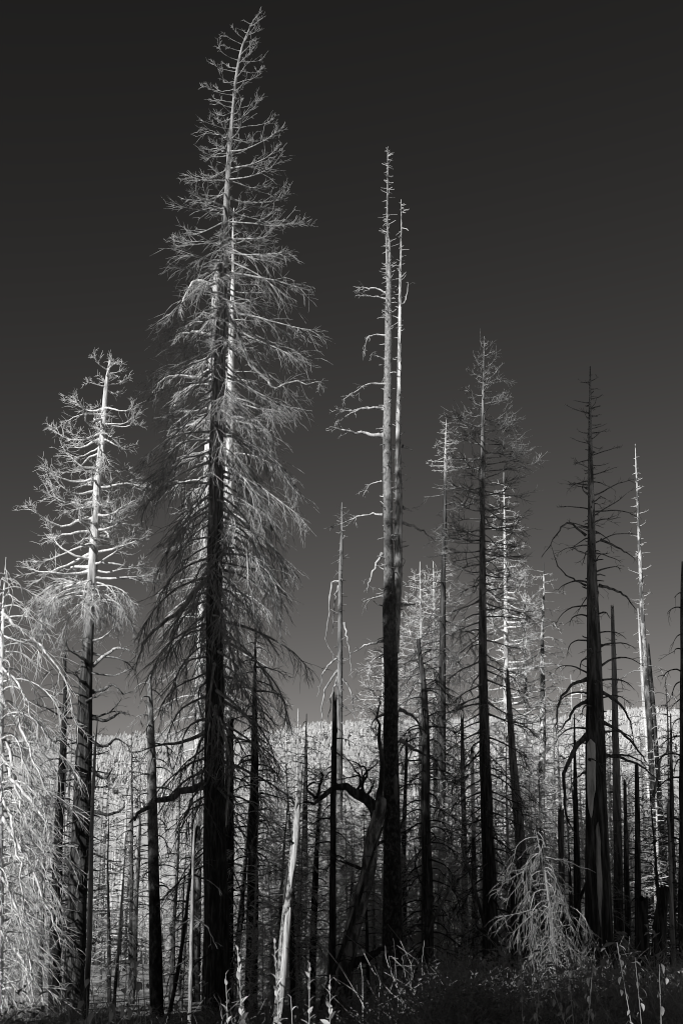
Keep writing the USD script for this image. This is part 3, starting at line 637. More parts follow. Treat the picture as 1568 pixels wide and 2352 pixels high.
tr, t, rg = dead_tree('white_thin_snag', 'thin white snag seen just left of the slanted pale snag', 68,
    [(1500, 2290, 12), (1490, 1800, 10), (1478, 1600, 8), (1470, 1480, 5), (1464, 1398, 2)], PALE, 133)
obj('branch_stubs', stubs(tr, rg, 70, 1410, 1800, 0.1, 0.6, 0.010), PALEB, t, kind='stuff')
tr, t, rg = dead_tree('grey_pole_snag', 'straight grey pole with a blunt pale top, right of the thick arching snag', 50,
    [(1424, 2310, 26), (1419, 2000, 21), (1414, 1750, 17), (1410, 1550, 12), (1406, 1396, 7)], bark(0.16, 0.36, 5, 5), 134, broken=0.25)
obj('branch_stubs', stubs(tr, rg, 60, 1420, 1900, 0.08, 0.5, 0.012), GREYB, t, kind='stuff')
drooper('edge_dark_tree', 'dark dead tree cut by the right edge with curved hanging branches', 43,
    [(1578, 2330, 40), (1573, 1900, 30), (1570, 1600, 20), (1567, 1400, 10), (1566, 1290, 3)], 135, 40, 1350, 2100, [(1300, 20, 20), (1500, 70, 70), (1800, 130, 110), (2100, 130, 110)], DARK, DARKB, 20, -70, twigs=2.5, sub=2)
hand(*[(tr, rg, t)[k] for k in (0, 1, 2)], GREYB, [(1500, 1830), (1530, 1720), (1560, 1680)], 6, 0.3, twigs=1)
tr, t, rg = dead_tree('crooked_stick_snag', 'thin crooked black snag left of the thick arching snag', 47,
    [(1328, 2310, 20), (1325, 2000, 16), (1322, 1850, 11), (1319, 1700, 5), (1318, 1640, 2)], CHAR, 136)
limbs(tr, rg, t, CHAR, 26, 1680, 2200, [(1640, 20, 20), (2200, 60, 60)], 0, -30 * D2R, r=(0.010, 0.03), twigs=3, tlen=0.6, sub=2)

# ------------------------------------------------------------------ 14 left-hand trunks
tr, t, rg = dead_tree('bushy_topped_snag', 'black trunk with bushy top close left of the bleached cedar', 48,
    [(124, 2320, 30), (128, 2100, 26), (137, 1850, 19), (144, 1700, 14), (148, 1600, 9), (151, 1465, 3)], bark(0.02, 0.5, 13.5, 3, char_shade=0.015), 141)
limbs(tr, rg, t, DARKB, 54, 1500, 2150, [(1460, 25, 25), (1600, 80, 60), (2150, 90, 70)], 5 * D2R, -55 * D2R, r=(0.014, 0.045), twigs=5, tlen=0.9, tdroop=0.7, sub=3)
tr, t, rg = dead_tree('thin_pale_snag', 'thin pale snag standing against the right side of the bleached cedar trunk', 41,
    [(199, 2330, 14), (206, 2100, 12), (213, 1880, 9), (219, 1740, 6), (224, 1655, 2)], bark(0.3, 0.5, 1.5, 2), 142)
obj('branch_stubs', stubs(tr, rg, 50, 1700, 2100, 0.1, 0.5, 0.010), GREYB, t, kind='stuff')
tr, t, rg = dead_tree('grey_cracked_snag', 'grey cracked trunk, black toward its foot, between cedar and tallest fir', 45,
    [(360, 2330, 34), (357, 2200, 30), (352, 2000, 25), (349, 1800, 22), (346, 1650, 15), (343, 1560, 8)], bark(0.14, 0.36, 4.5, 3, scale=6, stretch=0.5), 143, broken=0.4)
limbs(tr, rg, t, GREYB, 40, 1540, 2100, [(1500, 50, 50), (1700, 70, 70), (2100, 80, 80)], 5 * D2R, -65 * D2R, r=(0.014, 0.045), twigs=4.5, tlen=0.9, tlift=-0.2, tdroop=0.9, sub=3)
tr, t, rg = dead_tree('slim_plain_snag', 'slim grey trunk left of the cracked grey trunk', 52,
    [(302, 2330, 16), (310, 2100, 12), (316, 1950, 9), (320, 1850, 5)], SLIM, 144, broken=0.2)
limbs(tr, rg, t, SLIM, 18, 1870, 2200, [(1800, 20, 25), (2200, 40, 40)], 0, -20 * D2R, r=(0.01, 0.02), twigs=4, tlen=0.5, sub=2)
tr, t, rg = dead_tree('white_stick', 'thin white weathered stick snag in front of the speckled trunk', 22.5,
    [(437, 2345, 9), (441, 2150, 8), (446, 1980, 6), (449, 1895, 3)], bark(0.2, 0.5, scale=22), 145, broken=0.1)
for pts in ([(444, 2010), (430, 2020), (395, 2050), (370, 2090)], [(441, 2110), (415, 2125), (390, 2150)], [(440, 2200), (415, 2215), (385, 2250), (372, 2320)], [(446, 2105), (475, 2130), (500, 2180)], [(441, 2265), (420, 2280), (400, 2320)], [(445, 2010), (470, 2020), (495, 2040)]):
    hand(tr, rg, t, GREYB, pts, 3, rg.uniform(-0.4, 0.4), twigs=4, tlen=0.35, tdroop=0.7, sub=2, twig_r=0.005, subr=0.004)
tr, t, rg = dead_tree('white_armed_snag', 'dark trunk with white crooked arms above, right of the tallest fir', 47,
    [(577, 2320, 32), (580, 2050, 26), (583, 1800, 19), (585, 1650, 13), (587, 1540, 7), (588, 1440, 2)], bark(0.03, 0.6, 11.5, 3, char_shade=0.025), 146)
limbs(tr, rg, t, bark(0.1, 0.7, 11.0, 3, char_shade=0.03, bump=0), 56, 1450, 2150, [(1440, 25, 40), (1600, 70, 90), (1900, 90, 100), (2150, 80, 80)], 5 * D2R, -55 * D2R, r=(0.015, 0.055), twigs=5, tlen=0.9, tdroop=0.7, sub=3, wander=0.2)
tr, t, rg = dead_tree('black_snag', 'black trunk close behind the right side of the tallest fir', 47,
    [(523, 2330, 32), (523, 2000, 27), (526, 1800, 21), (530, 1660, 12)], CHAR, 147, broken=0.5)
limbs(tr, rg, t, bark(0.06, 0.35, bump=0), 30, 1680, 2150, [(1650, 20, 40), (2150, 30, 70)], 0, -75 * D2R, r=(0.012, 0.04), twigs=4, tlen=0.9, tdroop=1.0, sub=3)
specs = [('black_pole', 'narrow black pole snag right of the split snag', 44, [(672, 2330, 16), (670, 2000, 12), (672, 1920, 6)], CHAR, 151, 0.3),
         ('pale_topped_snag', 'dark straight snag with a pale pointed tip against the hill', 56, [(699, 2310, 20), (700, 2000, 15), (703, 1780, 9), (705, 1640, 2)], bark(0.03, 0.4, 10, 4), 152, 0),
         ('leaning_black_snag', 'black snag leaning slightly, between the pale-topped and slim grey snags', 46, [(714, 2320, 22), (722, 2050, 17), (730, 1900, 10), (735, 1830, 4)], CHAR, 153, 0.2),
         ('white_whorled_snag', 'pale whorled snag in front of the hill, left of the pale-tipped one', 66, [(676, 2280, 12), (680, 2000, 9), (682, 1780, 6), (684, 1628, 1.5)], PALE, 154, 0),
         ('black_snag', 'black trunk touching the right side of the twin snag', 48, [(928, 2320, 16), (928, 2000, 14), (930, 1800, 9), (932, 1700, 4)], CHAR, 155, 0.3),
         ('furrowed_snag', 'grey furrowed snag behind the fine-twigged fir, on its left', 56, [(1066, 2310, 20), (1066, 2000, 16), (1064, 1800, 12), (1062, 1650, 6)], bark(0.08, 0.3, 4, 4), 156, 0.3),
         ('white_sided_snag', 'snag with one side stripped white, left of the fine-twigged fir', 54, [(1092, 2310, 18), (1088, 2050, 15), (1086, 1850, 11), (1084, 1720, 5)], MOTTLE, 157, 0.3),
         ('short_black_stump', 'short black stump with a flat top below the leaning grey snag', 43, [(1182, 2330, 17), (1180, 2100, 15), (1180, 2012, 14)], CHAR, 158, 0.15),
         ('grey_stump', 'smooth grey stump with a slanted top left of the thick arching snag', 47, [(1292, 2310, 18), (1290, 2050, 15), (1288, 1862, 14)], bark(0.1, 0.26, 3.2, 1.5), 159, 0.2),
         ('thick_black_stump', 'thick black broken stump right of the grey pole snag', 39, [(1478, 2330, 34), (1475, 2200, 31), (1472, 2068, 27)], CHAR, 160, 0.35),
         ('bent_black_stump', 'black stump bent to the right with a knobbed top, near the right edge', 38, [(1512, 2330, 40), (1512, 2200, 36), (1517, 2110, 30), (1526, 2048, 24)], CHAR, 161, 0.3),
         ('dark_snag', 'dark snag rising behind the thick black stump', 49, [(1470, 2310, 24), (1465, 2050, 18), (1463, 1850, 13), (1462, 1760, 5)], DARK, 162, 0.3),
         ('shaggy_snag', 'shaggy grey snag with hanging bark right of the grey pole', 51, [(1443, 2310, 20), (1440, 2050, 16), (1437, 1900, 11), (1435, 1800, 5)], bark(0.05, 0.3, 4, 4), 163, 0.3),
         ('pale_edge_pole', 'pale grey pole between the bent stump and the right edge', 40, [(1552, 2330, 16), (1545, 2150, 14), (1538, 1950, 10), (1533, 1850, 4)], bark(0.2, 0.4), 164, 0.2),
         ('dark_edge_snag', 'dark narrow snag beside the tree cut by the right edge', 50, [(1548, 2300, 24), (1543, 2000, 17), (1541, 1800, 10), (1540, 1640, 3)], DARK, 165, 0)]
for nm, lb, D, ax, mt, sd, br in specs:
    if 'stump' not in nm: ax[:] = [(a, b, w * 0.85) for a, b, w in ax]
    if br: ax[-1] = (ax[-1][0], ax[-1][1], max(ax[-1][2], 0.75 * ax[-2][2]))
    tr, t, rg = dead_tree(nm, lb, D, ax, mt, sd, broken=br, cat='stump' if 'stump' in nm else 'dead tree')
    top = min(a[1] for a in ax)
    if 'stump' not in nm:
        limbs(tr, rg, t, GREYB if mt is PALE or mt is MOTTLE or sd % 2 else DARKB, 46, top + 15, 2200, [(top, 12, 12), (top + 150, 42, 42), (2250, 70, 70)], 5 * D2R, rg.uniform(-55, -10) * D2R, r=(0.010, 0.03), twigs=5, tlen=0.8, tdroop=0.6, sub=3, wander=0.2)
    else:
        obj('branch_stubs', stubs(tr, rg, 8, top + 20, 2200, 0.1, 0.3, 0.012), CHAR, t, kind='stuff')
tr, t, rg = drooper('white_drooping_sapling', 'white bent sapling with branches hanging to the ground, before the leaning grey snag', 30,
    [(1288, 2345, 11), (1272, 2200, 10), (1262, 2080, 8), (1245, 1975, 6), (1228, 1905, 2)], 171, 54, 1905, 2280, [(1890, 60, 50), (1960, 120, 90), (2300, 120, 120)], bark(0.1, 0.25), bark(0.13, 0.30, bump=0), 10, -95, tlen=1.0, tdroop=1.4, tlift=-0.3, twigs=7, sub=4, twig_r=0.0055, wander=0.38, r=(0.005, 0.011), lscale=(0.5, 1.3), bend=0.7, subr=0.005)


# thin poles fallen against the standing trees
FL = [('grey pole fallen leftward against the crooked oak', 40, [(742, 2300, 12), (800, 2130, 10), (880, 1900, 6)]), ('pale thin pole leaning right before the fine-twigged fir', 41, [(1150, 2290, 9), (1095, 2080, 8), (1060, 1930, 5)]), ('dark pole leaning left between the two stumps on the right', 44, [(1240, 2290, 11), (1330, 2080, 9), (1395, 1920, 5)]), ('grey pole leaning between the cracked trunk and the tallest fir', 40, [(390, 2330, 10), (425, 2100, 8), (455, 1900, 5)]), ('pale crooked pole leaning right before the striped trunk', 38, [(930, 2310, 10), (990, 2130, 8), (1062, 1990, 5)])]
for k, (lb, D, ax) in enumerate(FL):
    tr, t, rg = dead_tree('fallen_pole', lb, D, ax, (GREY, SLIM, CHAR)[k % 3], 180 + k, cat='fallen pole', sides=10, wob=0.12, rough=0.15)
    limbs(tr, rg, t, GREYB, 16, ax[-1][1] + 20, 2250, [(1800, 40, 40), (2300, 60, 60)], 0.2, -0.9, r=(0.01, 0.025), twigs=4, tlen=0.7, tdroop=0.8, sub=2, wander=0.25)


# ------------------------------------------------------------------ 15 mid-distance snags: a few kinds, copied
def proto_snag(name, label, group, seed, H, mat, bmat, n, L, e0, e1, w=0.12, r0=0.025, **kw):
    rng = np.random.default_rng(seed)
    t = thing(name, label, 'dead tree', (0, 0, 0), group)
    z = np.linspace(-0.5, H, 24); th = np.arange(9) / 9 * 2 * np.pi
    r = np.maximum(w * (1 - z / H) ** 0.8, 0.01)[:, None] * (1 + 0.1 * rng.normal(0, 1, (24, 9)))
    cx = 0.25 * (meshkit.fbm(np.column_stack([z / 4, 0 * z + seed, 0 * z]), 2) - 0.5)
    V = np.stack([cx[:, None] + r * np.cos(th), r * np.sin(th), np.broadcast_to(z[:, None], r.shape)], -1).reshape(-1, 3)
    i = np.arange(23)[:, None] * 9; j = np.arange(9); q = (j + 1) % 9
    obj('trunk', (V, np.stack([i + j, i + q, i + 9 + q, i + 9 + j], -1).reshape(-1, 4)), mat, t)
    got = []
    for k in range(n):
        zz = H * (0.08 + 0.9 * (k + rng.random()) / n); a = rng.uniform(0, 2 * np.pi); u = 1 - zz / H
        args = dict(twigs=4.5, tlen=0.8, tdroop=0.6, sub=2, twig_r=0.011, subr=0.009, npts=7); args.update(kw)
        got.append(both(branch_mesh(rng, np.array([np.interp(zz, z, cx), 0, zz]), a, L * (0.25 + min(u * 2, 1)) * rng.uniform(0.5, 1.1), e0, e1 * rng.uniform(0.5, 1.3), r0, **args)))
    obj('branches', join(got), bmat, t, kind='stuff')
    return t


rng = np.random.default_rng(7)
big = sorted(HERO); sep = [big[0]]
for h in big[1:]:
    if h[0] - sep[-1][0] > 28: sep.append(h)
WORD = ['slim pale', 'grey hanging', 'dark burnt', 'bushy pale', 'tangled grey']; ORD = 'none first second third fourth fifth sixth seventh eighth ninth tenth eleventh twelfth thirteenth fourteenth fifteenth sixteenth seventeenth eighteenth nineteenth twentieth'.split()
MG = 'burnt snags massed in the middle distance'
LAB = ['slim pale snag with short level branches among the massed trunks', 'grey dead tree with hanging branches among the massed trunks', 'dark burnt snag among the massed trunks beyond the big trees', 'bushy pale dead tree among the massed trunks']
kinds = [('pale_mid_snag', LAB[0], 201, 13, PALE, PALEB, 46, 1.0, 0.1, 0.2, 0.11), ('hanging_mid_tree', LAB[1], 202, 12, SLIM, bark(0.25, 0.5, bump=0), 50, 1.7, 0.2, -1.2, 0.14), ('dark_mid_snag', LAB[2], 203, 12, bark(0.03, 0.2, 6, 5), DARKB, 40, 1.3, 0.1, -0.6, 0.15), ('bushy_mid_tree', LAB[3], 204, 10, PALE, bark(0.4, 0.65, bump=0), 60, 1.8, 0.1, -0.4, 0.12)]
made = []
kinds.append(('tangled_mid_sapling', 'grey thin sapling hung with tangled twigs', 205, 9, bark(0.2, 0.42, bump=0), bark(0.5, 0.75, bump=0), 58, 1.5, 0.3, -1.3, 0.05, dict(twigs=7, tlen=1.1, tdroop=0.9, sub=2, wander=0.35, r0=0.014, twig_r=0.008, subr=0.007)))
for k, (nm, lb, sd, H, m1, m2, n, L, e0, e1, w, *ex) in enumerate(kinds):
    made.append(proto_snag(nm, lb, f'{MG} {("of the slim pale kind", "of the hanging kind", "of the dark kind", "of the bushy kind", "of the tangled kind")[k]}', sd, H, m1, m2, n, L, e0, e1, w, **(ex[0] if ex else {})))
first = [True] * 5
spots = []
for k in range(410):
    D = rng.uniform(46, 105); px = rng.uniform(5, 1562)
    kind = rng.choice(4, p=[0.25, 0.33, 0.24, 0.18]) if D > 60 else rng.choice([1, 2])
    if k >= 320: D, px, kind = rng.uniform(58, 82), rng.uniform(560 if k % 2 else 1130, 1562), rng.choice([1, 3])
    elif k >= 285: D, kind, px = rng.uniform(56, 90), rng.choice([0, 1, 3]), rng.uniform(560, 1562)
    elif k >= 210: D, kind, px = rng.uniform(44, 64), 4, float(rng.choice([rng.uniform(540, 1140), rng.uniform(5, 1562)], p=[0.7, 0.3]))
    W = at(px, 2080, D)[0]
    top = (rng.uniform(1700, 2000) if rng.random() < 0.93 else rng.uniform(1600, 1690)) + 70 * (kind == 4) - 60 * (k >= 320)
    gz = float(ground_z(W[0], D))
    sc = (at(px, top, D)[0][2] - gz) / kinds[kind][3]
    if first[kind]:
        x = made[kind]; first[kind] = False
        x.GetOrderedXformOps()[0].Set(Gf.Vec3d(W[0], D, gz))
    else:
        src = made[kind].GetPrim()
        x = UsdGeom.Xform.Define(stage, numbered('/World', kinds[kind][0]))
        x.GetPrim().GetReferences().AddInternalReference(src.GetPath()); x.GetPrim().SetInstanceable(True)
        x.ClearXformOpOrder(); x.AddTranslateOp().Set(Gf.Vec3d(W[0], D, gz))
        tag(x, kinds[kind][1], 'dead tree', src.GetCustomDataByKey('group'))
    spots.append((px, kind, x))
    x.AddRotateXYZOp().Set(Gf.Vec3f(float(rng.normal(0, 2)), float(rng.normal(0, 2)), float(rng.uniform(0, 360)))); x.AddScaleOp().Set(Gf.Vec3f(*([float(sc * rng.uniform(0.85, 1.0))] * 2), float(sc)))


byplace = {}
for px, kind, x in spots:
    byplace.setdefault((kind, sum(h[0] < px for h in sep)), []).append((px, x))
for (kind, k), got in byplace.items():
    got.sort(key=lambda q: q[0])
    where = f'between the {sep[k - 1][1]} and the {sep[k][1]}' if 0 < k < len(sep) else 'left of the ' + sep[0][1] if k == 0 else 'right of the ' + sep[-1][1]
    for i, (px, x) in enumerate(got):
        tag(x, f'{"only" if len(got) == 1 else ORD[min(i + 1, 20)]} {WORD[kind]} tree from left {where}')


def instancer(name, label, protos, pos, idx, scale, yaw, cat=None):
    pi = UsdGeom.PointInstancer.Define(stage, f'/World/{name}')
    rel = pi.CreatePrototypesRel()
    for k, (pn, vf, m) in enumerate(protos):
        g = obj(pn, vf, m, pi, smooth=False); rel.AddTarget(g.GetPath())
    pi.CreatePositionsAttr(Vt.Vec3fArray.FromNumpy(np.asarray(pos, np.float32)))
    pi.CreateProtoIndicesAttr(Vt.IntArray.FromNumpy(np.asarray(idx, np.int32)))
    pi.CreateScalesAttr(Vt.Vec3fArray.FromNumpy(np.asarray(scale, np.float32)))
    pi.CreateOrientationsAttr(Vt.QuathArray([Gf.Quath(float(math.cos(a / 2)), 0, 0, float(math.sin(a / 2))) for a in yaw]))
    tag(pi, label, cat, kind='stuff')
    return pi


# distant dead wood behind them, too many to count
def stick_tree(seed, H, n, L, e0, e1, w=0.10):
    rng = np.random.default_rng(seed)
    P = np.array([[[0, 0, -0.5], [0.1, 0, H * .33], [0, 0.1, H * .66], [0, 0, H]]]); parts = [tubes(P, np.array([[w, w * .8, w * .5, 0.02]]), 5)]
    for k in range(n):
        zz = H * rng.uniform(0.1, 0.98); u = 1 - zz / H
        parts.append(both(branch_mesh(rng, np.array([0, 0, zz]), rng.uniform(0, 6.28), L * (0.3 + min(1.5 * u, 1)) * rng.uniform(0.5, 1), e0, e1, 0.03, npts=4, twigs=2.2, tlen=0.6, tdroop=0.4, sub=0, twig_r=0.016)))
    return join(parts)


n = 1500
D = np.sqrt(rng.uniform(95**2, 250**2, n)); px = rng.uniform(-80, 1650, n)
X = np.array([at(a, 2080, d)[0][0] for a, d in zip(px, D)])
H = rng.uniform(0.6, 1.3, n) * np.where(D > 160, 1.2, 1)
instancer('distant_dead_wood', 'far-off pale dead trees massed below the hill', [('dead_sapling', stick_tree(1, 9, 34, 1.5, 0.1, 0.1), PALEB), ('dead_sapling', stick_tree(2, 8, 40, 1.8, 0.2, -0.9), WHITEB), ('dead_sapling', stick_tree(3, 10, 26, 1.2, 0.1, -0.4), bark(0.16, 0.34, bump=0))],
          np.column_stack([X, D, ground_z(X, D)]), rng.choice(3, n, p=[0.45, 0.45, 0.1]), np.column_stack([H, H, H]), rng.uniform(0, 6.28, n))


# hillside forest
def conifer(seed, H, R, tiers=6, pts=9):
    rng = np.random.default_rng(seed); V, F = [], []
    for k in range(tiers):
        z0 = H * (0.08 + 0.86 * k / tiers); z1 = min(H, z0 + H * 0.34); r = R * (1 - k / tiers) ** 0.8 * rng.uniform(0.8, 1.1)
        th = np.arange(2 * pts) / (2 * pts) * 2 * np.pi + rng.random()
        rr = r * np.where(np.arange(2 * pts) % 2, 0.55, 1.0) * rng.uniform(0.7, 1.15, 2 * pts)
        b = len(V)
        V += [[a * math.cos(t_), a * math.sin(t_), z0 - 0.18 * a + rng.normal(0, 0.02 * H)] for a, t_ in zip(rr, th)] + [[0, 0, z1]]
        F += [[b + j, b + (j + 1) % (2 * pts), b + 2 * pts] for j in range(2 * pts)]
    return np.array(V), np.array(F)


n = 42000
r = np.sqrt(rng.uniform(270**2, 1440**2, n)); a = rng.uniform(-0.34, 0.34, n)
X, Y = r * np.sin(a), r * np.cos(a)
dens = meshkit.fbm(np.column_stack([X / 70, Y / 70, 0 * X]), 3, 2)
keep = (rng.random(n) < np.clip((dens - 0.36) * 5, 0.06, 1)); X, Y, r = X[keep], Y[keep], r[keep]; n = len(X)
H = rng.uniform(0.4, 0.8, n) * (0.6 + 0.9 * meshkit.fbm(np.column_stack([X / 45, Y / 45, 0 * X]), 2, 31)) * rng.choice([1, 0.65], n, p=[0.7, 0.3])
instancer('hillside_forest', 'pale conifer forest covering the far hillside', [('conifer', conifer(5, 9.0, 2.5), vary('hill_tree_pale', 0.38, 0.52)), ('conifer', conifer(6, 8.0, 2.7), vary('hill_tree_mid', 0.34, 0.46)), ('conifer', conifer(7, 7.5, 2.2), vary('hill_tree_dim', 0.26, 0.36)), ('snag', stick_tree(9, 9, 16, 1.0, 0.1, 0.1, 0.14), PALEB)],
          np.column_stack([X, Y, ground_z(X, Y) - 0.2]), rng.choice(4, n, p=[0.52, 0.30, 0.13, 0.05]), np.column_stack([H, H, H * rng.uniform(0.7, 1.05, n)]), rng.uniform(0, 6.28, n))


# ------------------------------------------------------------------ 16 undergrowth
def leaf(L, W, fold=0.35, curl=0.25):
    s = np.linspace(0, 1, 5); w = W / 2 * np.sin(np.pi * s**0.8) ** 0.9 + 0.0004
    mid = np.column_stack([s * L, 0 * s, curl * L * s * (1 - s) - 0.12 * L * s**2])
    l = mid + np.column_stack([0 * s, w, fold * w]); r_ = mid + np.column_stack([0 * s, -w, fold * w])
    V = np.vstack([mid, l, r_]); F = []
    for k in range(4): F += [[k, k + 1, 6 + k, 5 + k], [k + 1, k, 10 + k, 11 + k]]
    return V, np.array(F)


def place_leaf(vf, p, az, el, roll=0.0):
    V, F = vf; c, s = math.cos(roll), math.sin(roll)
    V = V @ np.array([[1, 0, 0], [0, c, s], [0, -s, c]])
    c, s = math.cos(el), math.sin(el); V = V @ np.array([[c, 0, s], [0, 1, 0], [-s, 0, c]])
    c, s = math.cos(az), math.sin(az); V = V @ np.array([[c, s, 0], [-s, c, 0], [0, 0, 1]])
    return V + p, F


LEAF = vary('leaf_pale', 0.42, 0.55, 0.6, 0.25)
LEAFD = vary('leaf_dull', 0.26, 0.4, 0.7, 0.2)
STEM = bark(0.25, 0.4, bump=0)
plants = [(562, 2352, 545, 2176, 5.6, 'tallest leafy stem at the bottom, in front of the black trunk', 26), (643, 2352, 630, 2160, 6.0, 'leafy stem in front of the foot of the split snag', 24), (706, 2352, 711, 2212, 6.6, 'leafy stem right of the split snag, before the black poles', 20), (755, 2352, 757, 2240, 6.9, 'leafy stem below the slim grey snag', 18), (525, 2352, 518, 2236, 6.2, 'short leafy stem left of the tallest leafy stem', 14), (672, 2352, 668, 2290, 6.4, 'lowest leafy stem between the two middle ones', 10)]
for x0, y0, x1, y1, D, lb, nl in plants:
    rg = np.random.default_rng(int(x1)); top = at(x1, y1, D)[0]; b = at(x0, y0, D)[0]; gz = float(ground_z(b[0], D))
    b = b + (b - top) * ((b[2] - gz) / (top[2] - b[2])) * [0.5, 1, 1]; b[2] = gz
    t = thing('leafy_stem', lb, 'plant', b)
    P = smooth_path([b - b, (top - b) * 0.5 + [0.01, 0, 0], top - b], 14)
    obj('stem', tubes(P[None], np.linspace(0.0045, 0.0015, 14)[None], 6), STEM, t)
    for k in range(nl):
        u = 0.62 + 0.37 * k / (nl - 1); p = P[0] + (P[-1] - P[0]) * u; i = u * 13; lo = min(int(i), 12); p = P[lo] + (P[lo + 1] - P[lo]) * (i - lo)
        az = k * 2.4 + rg.normal(0, 0.4); el = 0.45 + 0.75 * (u - 0.62) / 0.38 + rg.normal(0, 0.12)
        if rg.random() < 0.12: continue
        L = 0.066 * rg.uniform(0.75, 1.1) * (1.15 - 0.75 * ((u - 0.62) / 0.38) ** 1.5) * rg.uniform(0.8, 1.15)
        obj('leaf', place_leaf(leaf(L, L * 0.42), p, az, el, rg.normal(0, 0.3)), LEAF, t, smooth=True)
# drooping broad-leaved plants at the bottom left
for i, (x1, y1, D, lb) in enumerate(((328, 2165, 9.5, 'plant with hanging broad leaves before the cracked grey trunk'), (285, 2215, 9.0, 'plant with hanging broad leaves before the slim grey trunk'), (205, 2270, 9.0, 'low plant with hanging leaves before the bleached cedar'), (250, 2250, 8.5, 'low hanging-leaf plant between the other two'), (1450, 2165, 12, 'leafy shrub before the grey pole snag on the right'), (1300, 2215, 12, 'thin shrub with few leaves before the grey stump'), (1225, 2190, 12, 'twiggy shrub before the white bent sapling'))):
    rg = np.random.default_rng(300 + i); top = at(x1, y1, D)[0]; gz = float(ground_z(top[0], D)); b = np.array([top[0] + 0.05, D, gz])
    t = thing('hanging_leaf_plant', lb, 'plant', b)
    for sx in range(3):
        q = top - b + [rg.normal(0, 0.12), rg.normal(0, 0.12), -abs(rg.normal(0, 0.15)) * (sx > 0)]
        P = smooth_path([[0, 0, 0], q * 0.5 + rg.normal(0, 0.03, 3), q], 12)
        obj('stem', tubes(P[None], np.linspace(0.006, 0.002, 12)[None], 5), STEM, t)
        for k in range(11):
            p = P[5 + (k * 6) // 10]; L = rg.uniform(0.05, 0.09)
            obj('leaf', place_leaf(leaf(L, L * 0.42), p + rg.normal(0, 0.02, 3), rg.uniform(0, 6.28), rg.uniform(-1.3, -0.4), rg.normal(0, 0.4)), LEAFD, t)


def shrub(seed, H, nstem, nleaf, spread=0.35, kink=0.05):
    rng = np.random.default_rng(seed); st, lf = [], []
    for k in range(nstem):
        q = np.array([rng.normal(0, spread), rng.normal(0, spread), H * rng.uniform(0.5, 1)])
        P = smooth_path([[0, 0, 0], q * 0.35 + rng.normal(0, kink, 3), q * 0.7 + rng.normal(0, kink, 3), q], 6)
        st.append(tubes(P[None], np.linspace(0.0032, 0.0012, 6)[None], 3))
        for _ in range(nleaf):
            p = P[rng.integers(2, 6)]; L = rng.uniform(0.05, 0.1)
            V, F = leaf(L, L * 0.45); sel = V[[5, 7, 4, 12]] ; V4, F4 = np.array([V[0], V[7], V[4], V[12]]), np.array([[0, 1, 2, 3]])
            lf.append(place_leaf((V4, F4), p + rng.normal(0, 0.05, 3), rng.uniform(0, 6.28), rng.uniform(-0.8, 0.8)))
    return join(st + lf)


n = 1300
Y = rng.uniform(16, 42, n); px = rng.uniform(-100, 1680, n)
X = np.array([at(a, 2250, d)[0][0] for a, d in zip(px, Y)]); H = rng.uniform(0.5, 1.25, n) * np.where(px > 900, 1.2, 0.75) * np.where(rng.random(n) < 0.12, 1.5, 1)
instancer('undergrowth', 'low dark shrubs and dead stems covering the forest floor', [('shrub', shrub(1, 0.75, 16, 9), LEAFD), ('shrub', shrub(2, 0.7, 14, 12), vary('leaf_dark', 0.2, 0.32, 0.7, 0.2)), ('dead_stems', shrub(3, 0.95, 34, 0, 0.3, 0.13), bark(0.25, 0.48, bump=0))],
          np.column_stack([X, Y, ground_z(X, Y)]), rng.choice(3, n, p=[0.33, 0.27, 0.40]), np.column_stack([H, H, H]), rng.uniform(0, 6.28, n))


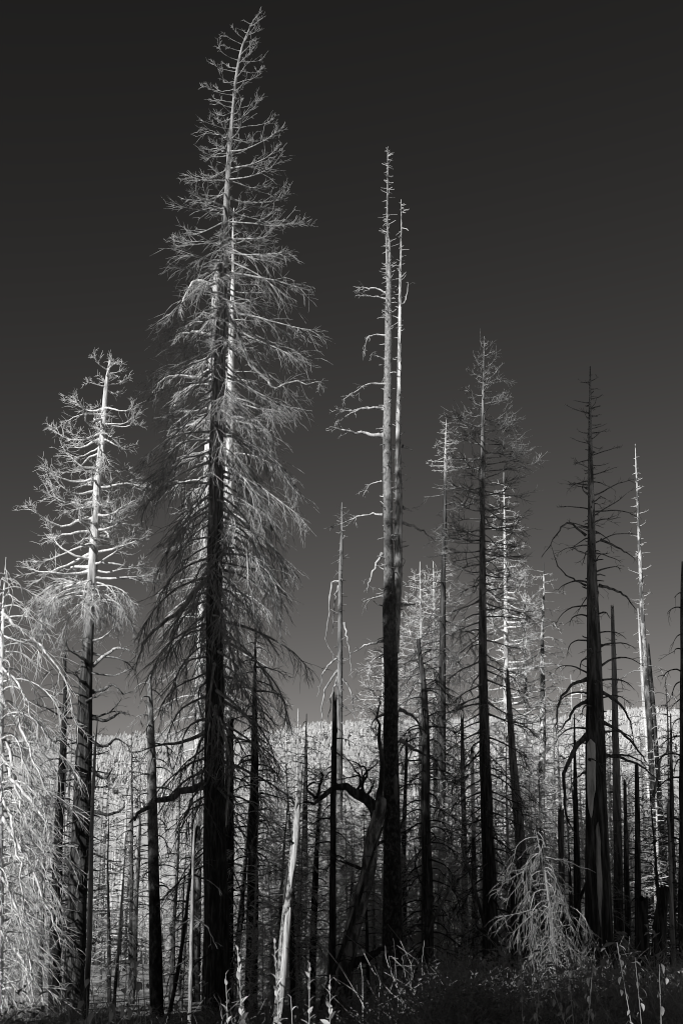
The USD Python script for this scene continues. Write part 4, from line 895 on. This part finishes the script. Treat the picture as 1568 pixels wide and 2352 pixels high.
# ------------------------------------------------------------------ 17 living conifers left of and behind the camera; they shade the near trees
def dense_conifer(seed, H, R):
    rng = np.random.default_rng(seed); n = 8000
    u = rng.random(n) ** 0.62; z = H * (1 - u * 0.93); rad = R * u ** 0.75
    k = np.sqrt(rng.random(n)); a = rng.uniform(0, 6.28, n)
    c = np.column_stack([rad * k * np.cos(a), rad * k * np.sin(a), z - 0.3 * rad * k])
    s = rng.uniform(0.25, 0.75, n)[:, None]
    o = np.column_stack([np.cos(a), np.sin(a), -0.4 + 0 * a]); w = np.column_stack([-np.sin(a), np.cos(a), rng.normal(0, 0.5, n)])
    V = np.stack([c - o * s * 0.6 - w * s * 0.4, c - o * s * 0.5 + w * s * 0.4, c + o * s], 1).reshape(-1, 3)
    return V, np.arange(3 * n).reshape(-1, 3)


PQ = np.array([LH[1], -LH[0]])
TE = math.tan(SUN_EL)
casters = [(-30.1, -3, 41), (-32.0, 2, 38), (-28.9, 4, 27), (-27.4, -5, 29), (-25.4, 2, 38), (-23.4, -3, 37), (-21.0, 4, 36), (-18.9, -6, 38), (-19.9, 0, 40), (-13.1, -2, 33), (-10.4, 3, 26), (-7.8, -4, 20), (-11.4, -10, 36), (-24.4, -12, 44)]
NEEDLE = vary('needles', 0.25, 0.35, 0.8, 0.1)
base = None
for k, (q, s, H) in enumerate(casters):
    xy = q * PQ + s * LH; z = float(ground_z(xy[0], xy[1]))
    if base is None:
        x = thing('living_conifer', 'living dense conifer standing out of the picture to the left', 'tree', (xy[0], xy[1], z), 'living conifers left of the view'); base = x
        obj('trunk', tubes(np.array([[[0, 0, -0.3], [0, 0, 12], [0, 0, 33]]]), np.array([[0.5, 0.35, 0.05]]), 10), CHAR, x)
        obj('crown', dense_conifer(1, 35, 2.9), NEEDLE, x, smooth=False, kind='stuff')
    else:
        x = UsdGeom.Xform.Define(stage, numbered('/World', 'living_conifer'))
        x.GetPrim().GetReferences().AddInternalReference(base.GetPath()); x.GetPrim().SetInstanceable(True)
        x.ClearXformOpOrder(); x.AddTranslateOp().Set(Gf.Vec3d(xy[0], xy[1], z))
        tag(x, 'living dense conifer standing out of the picture to the left', 'tree', 'living conifers left of the view')
    x.AddRotateZOp().Set(float(k * 77 % 360)); x.AddScaleOp().Set(Gf.Vec3f(float(0.9 + 0.02 * k % 0.2), float(0.95), float((H - z) / 35)))
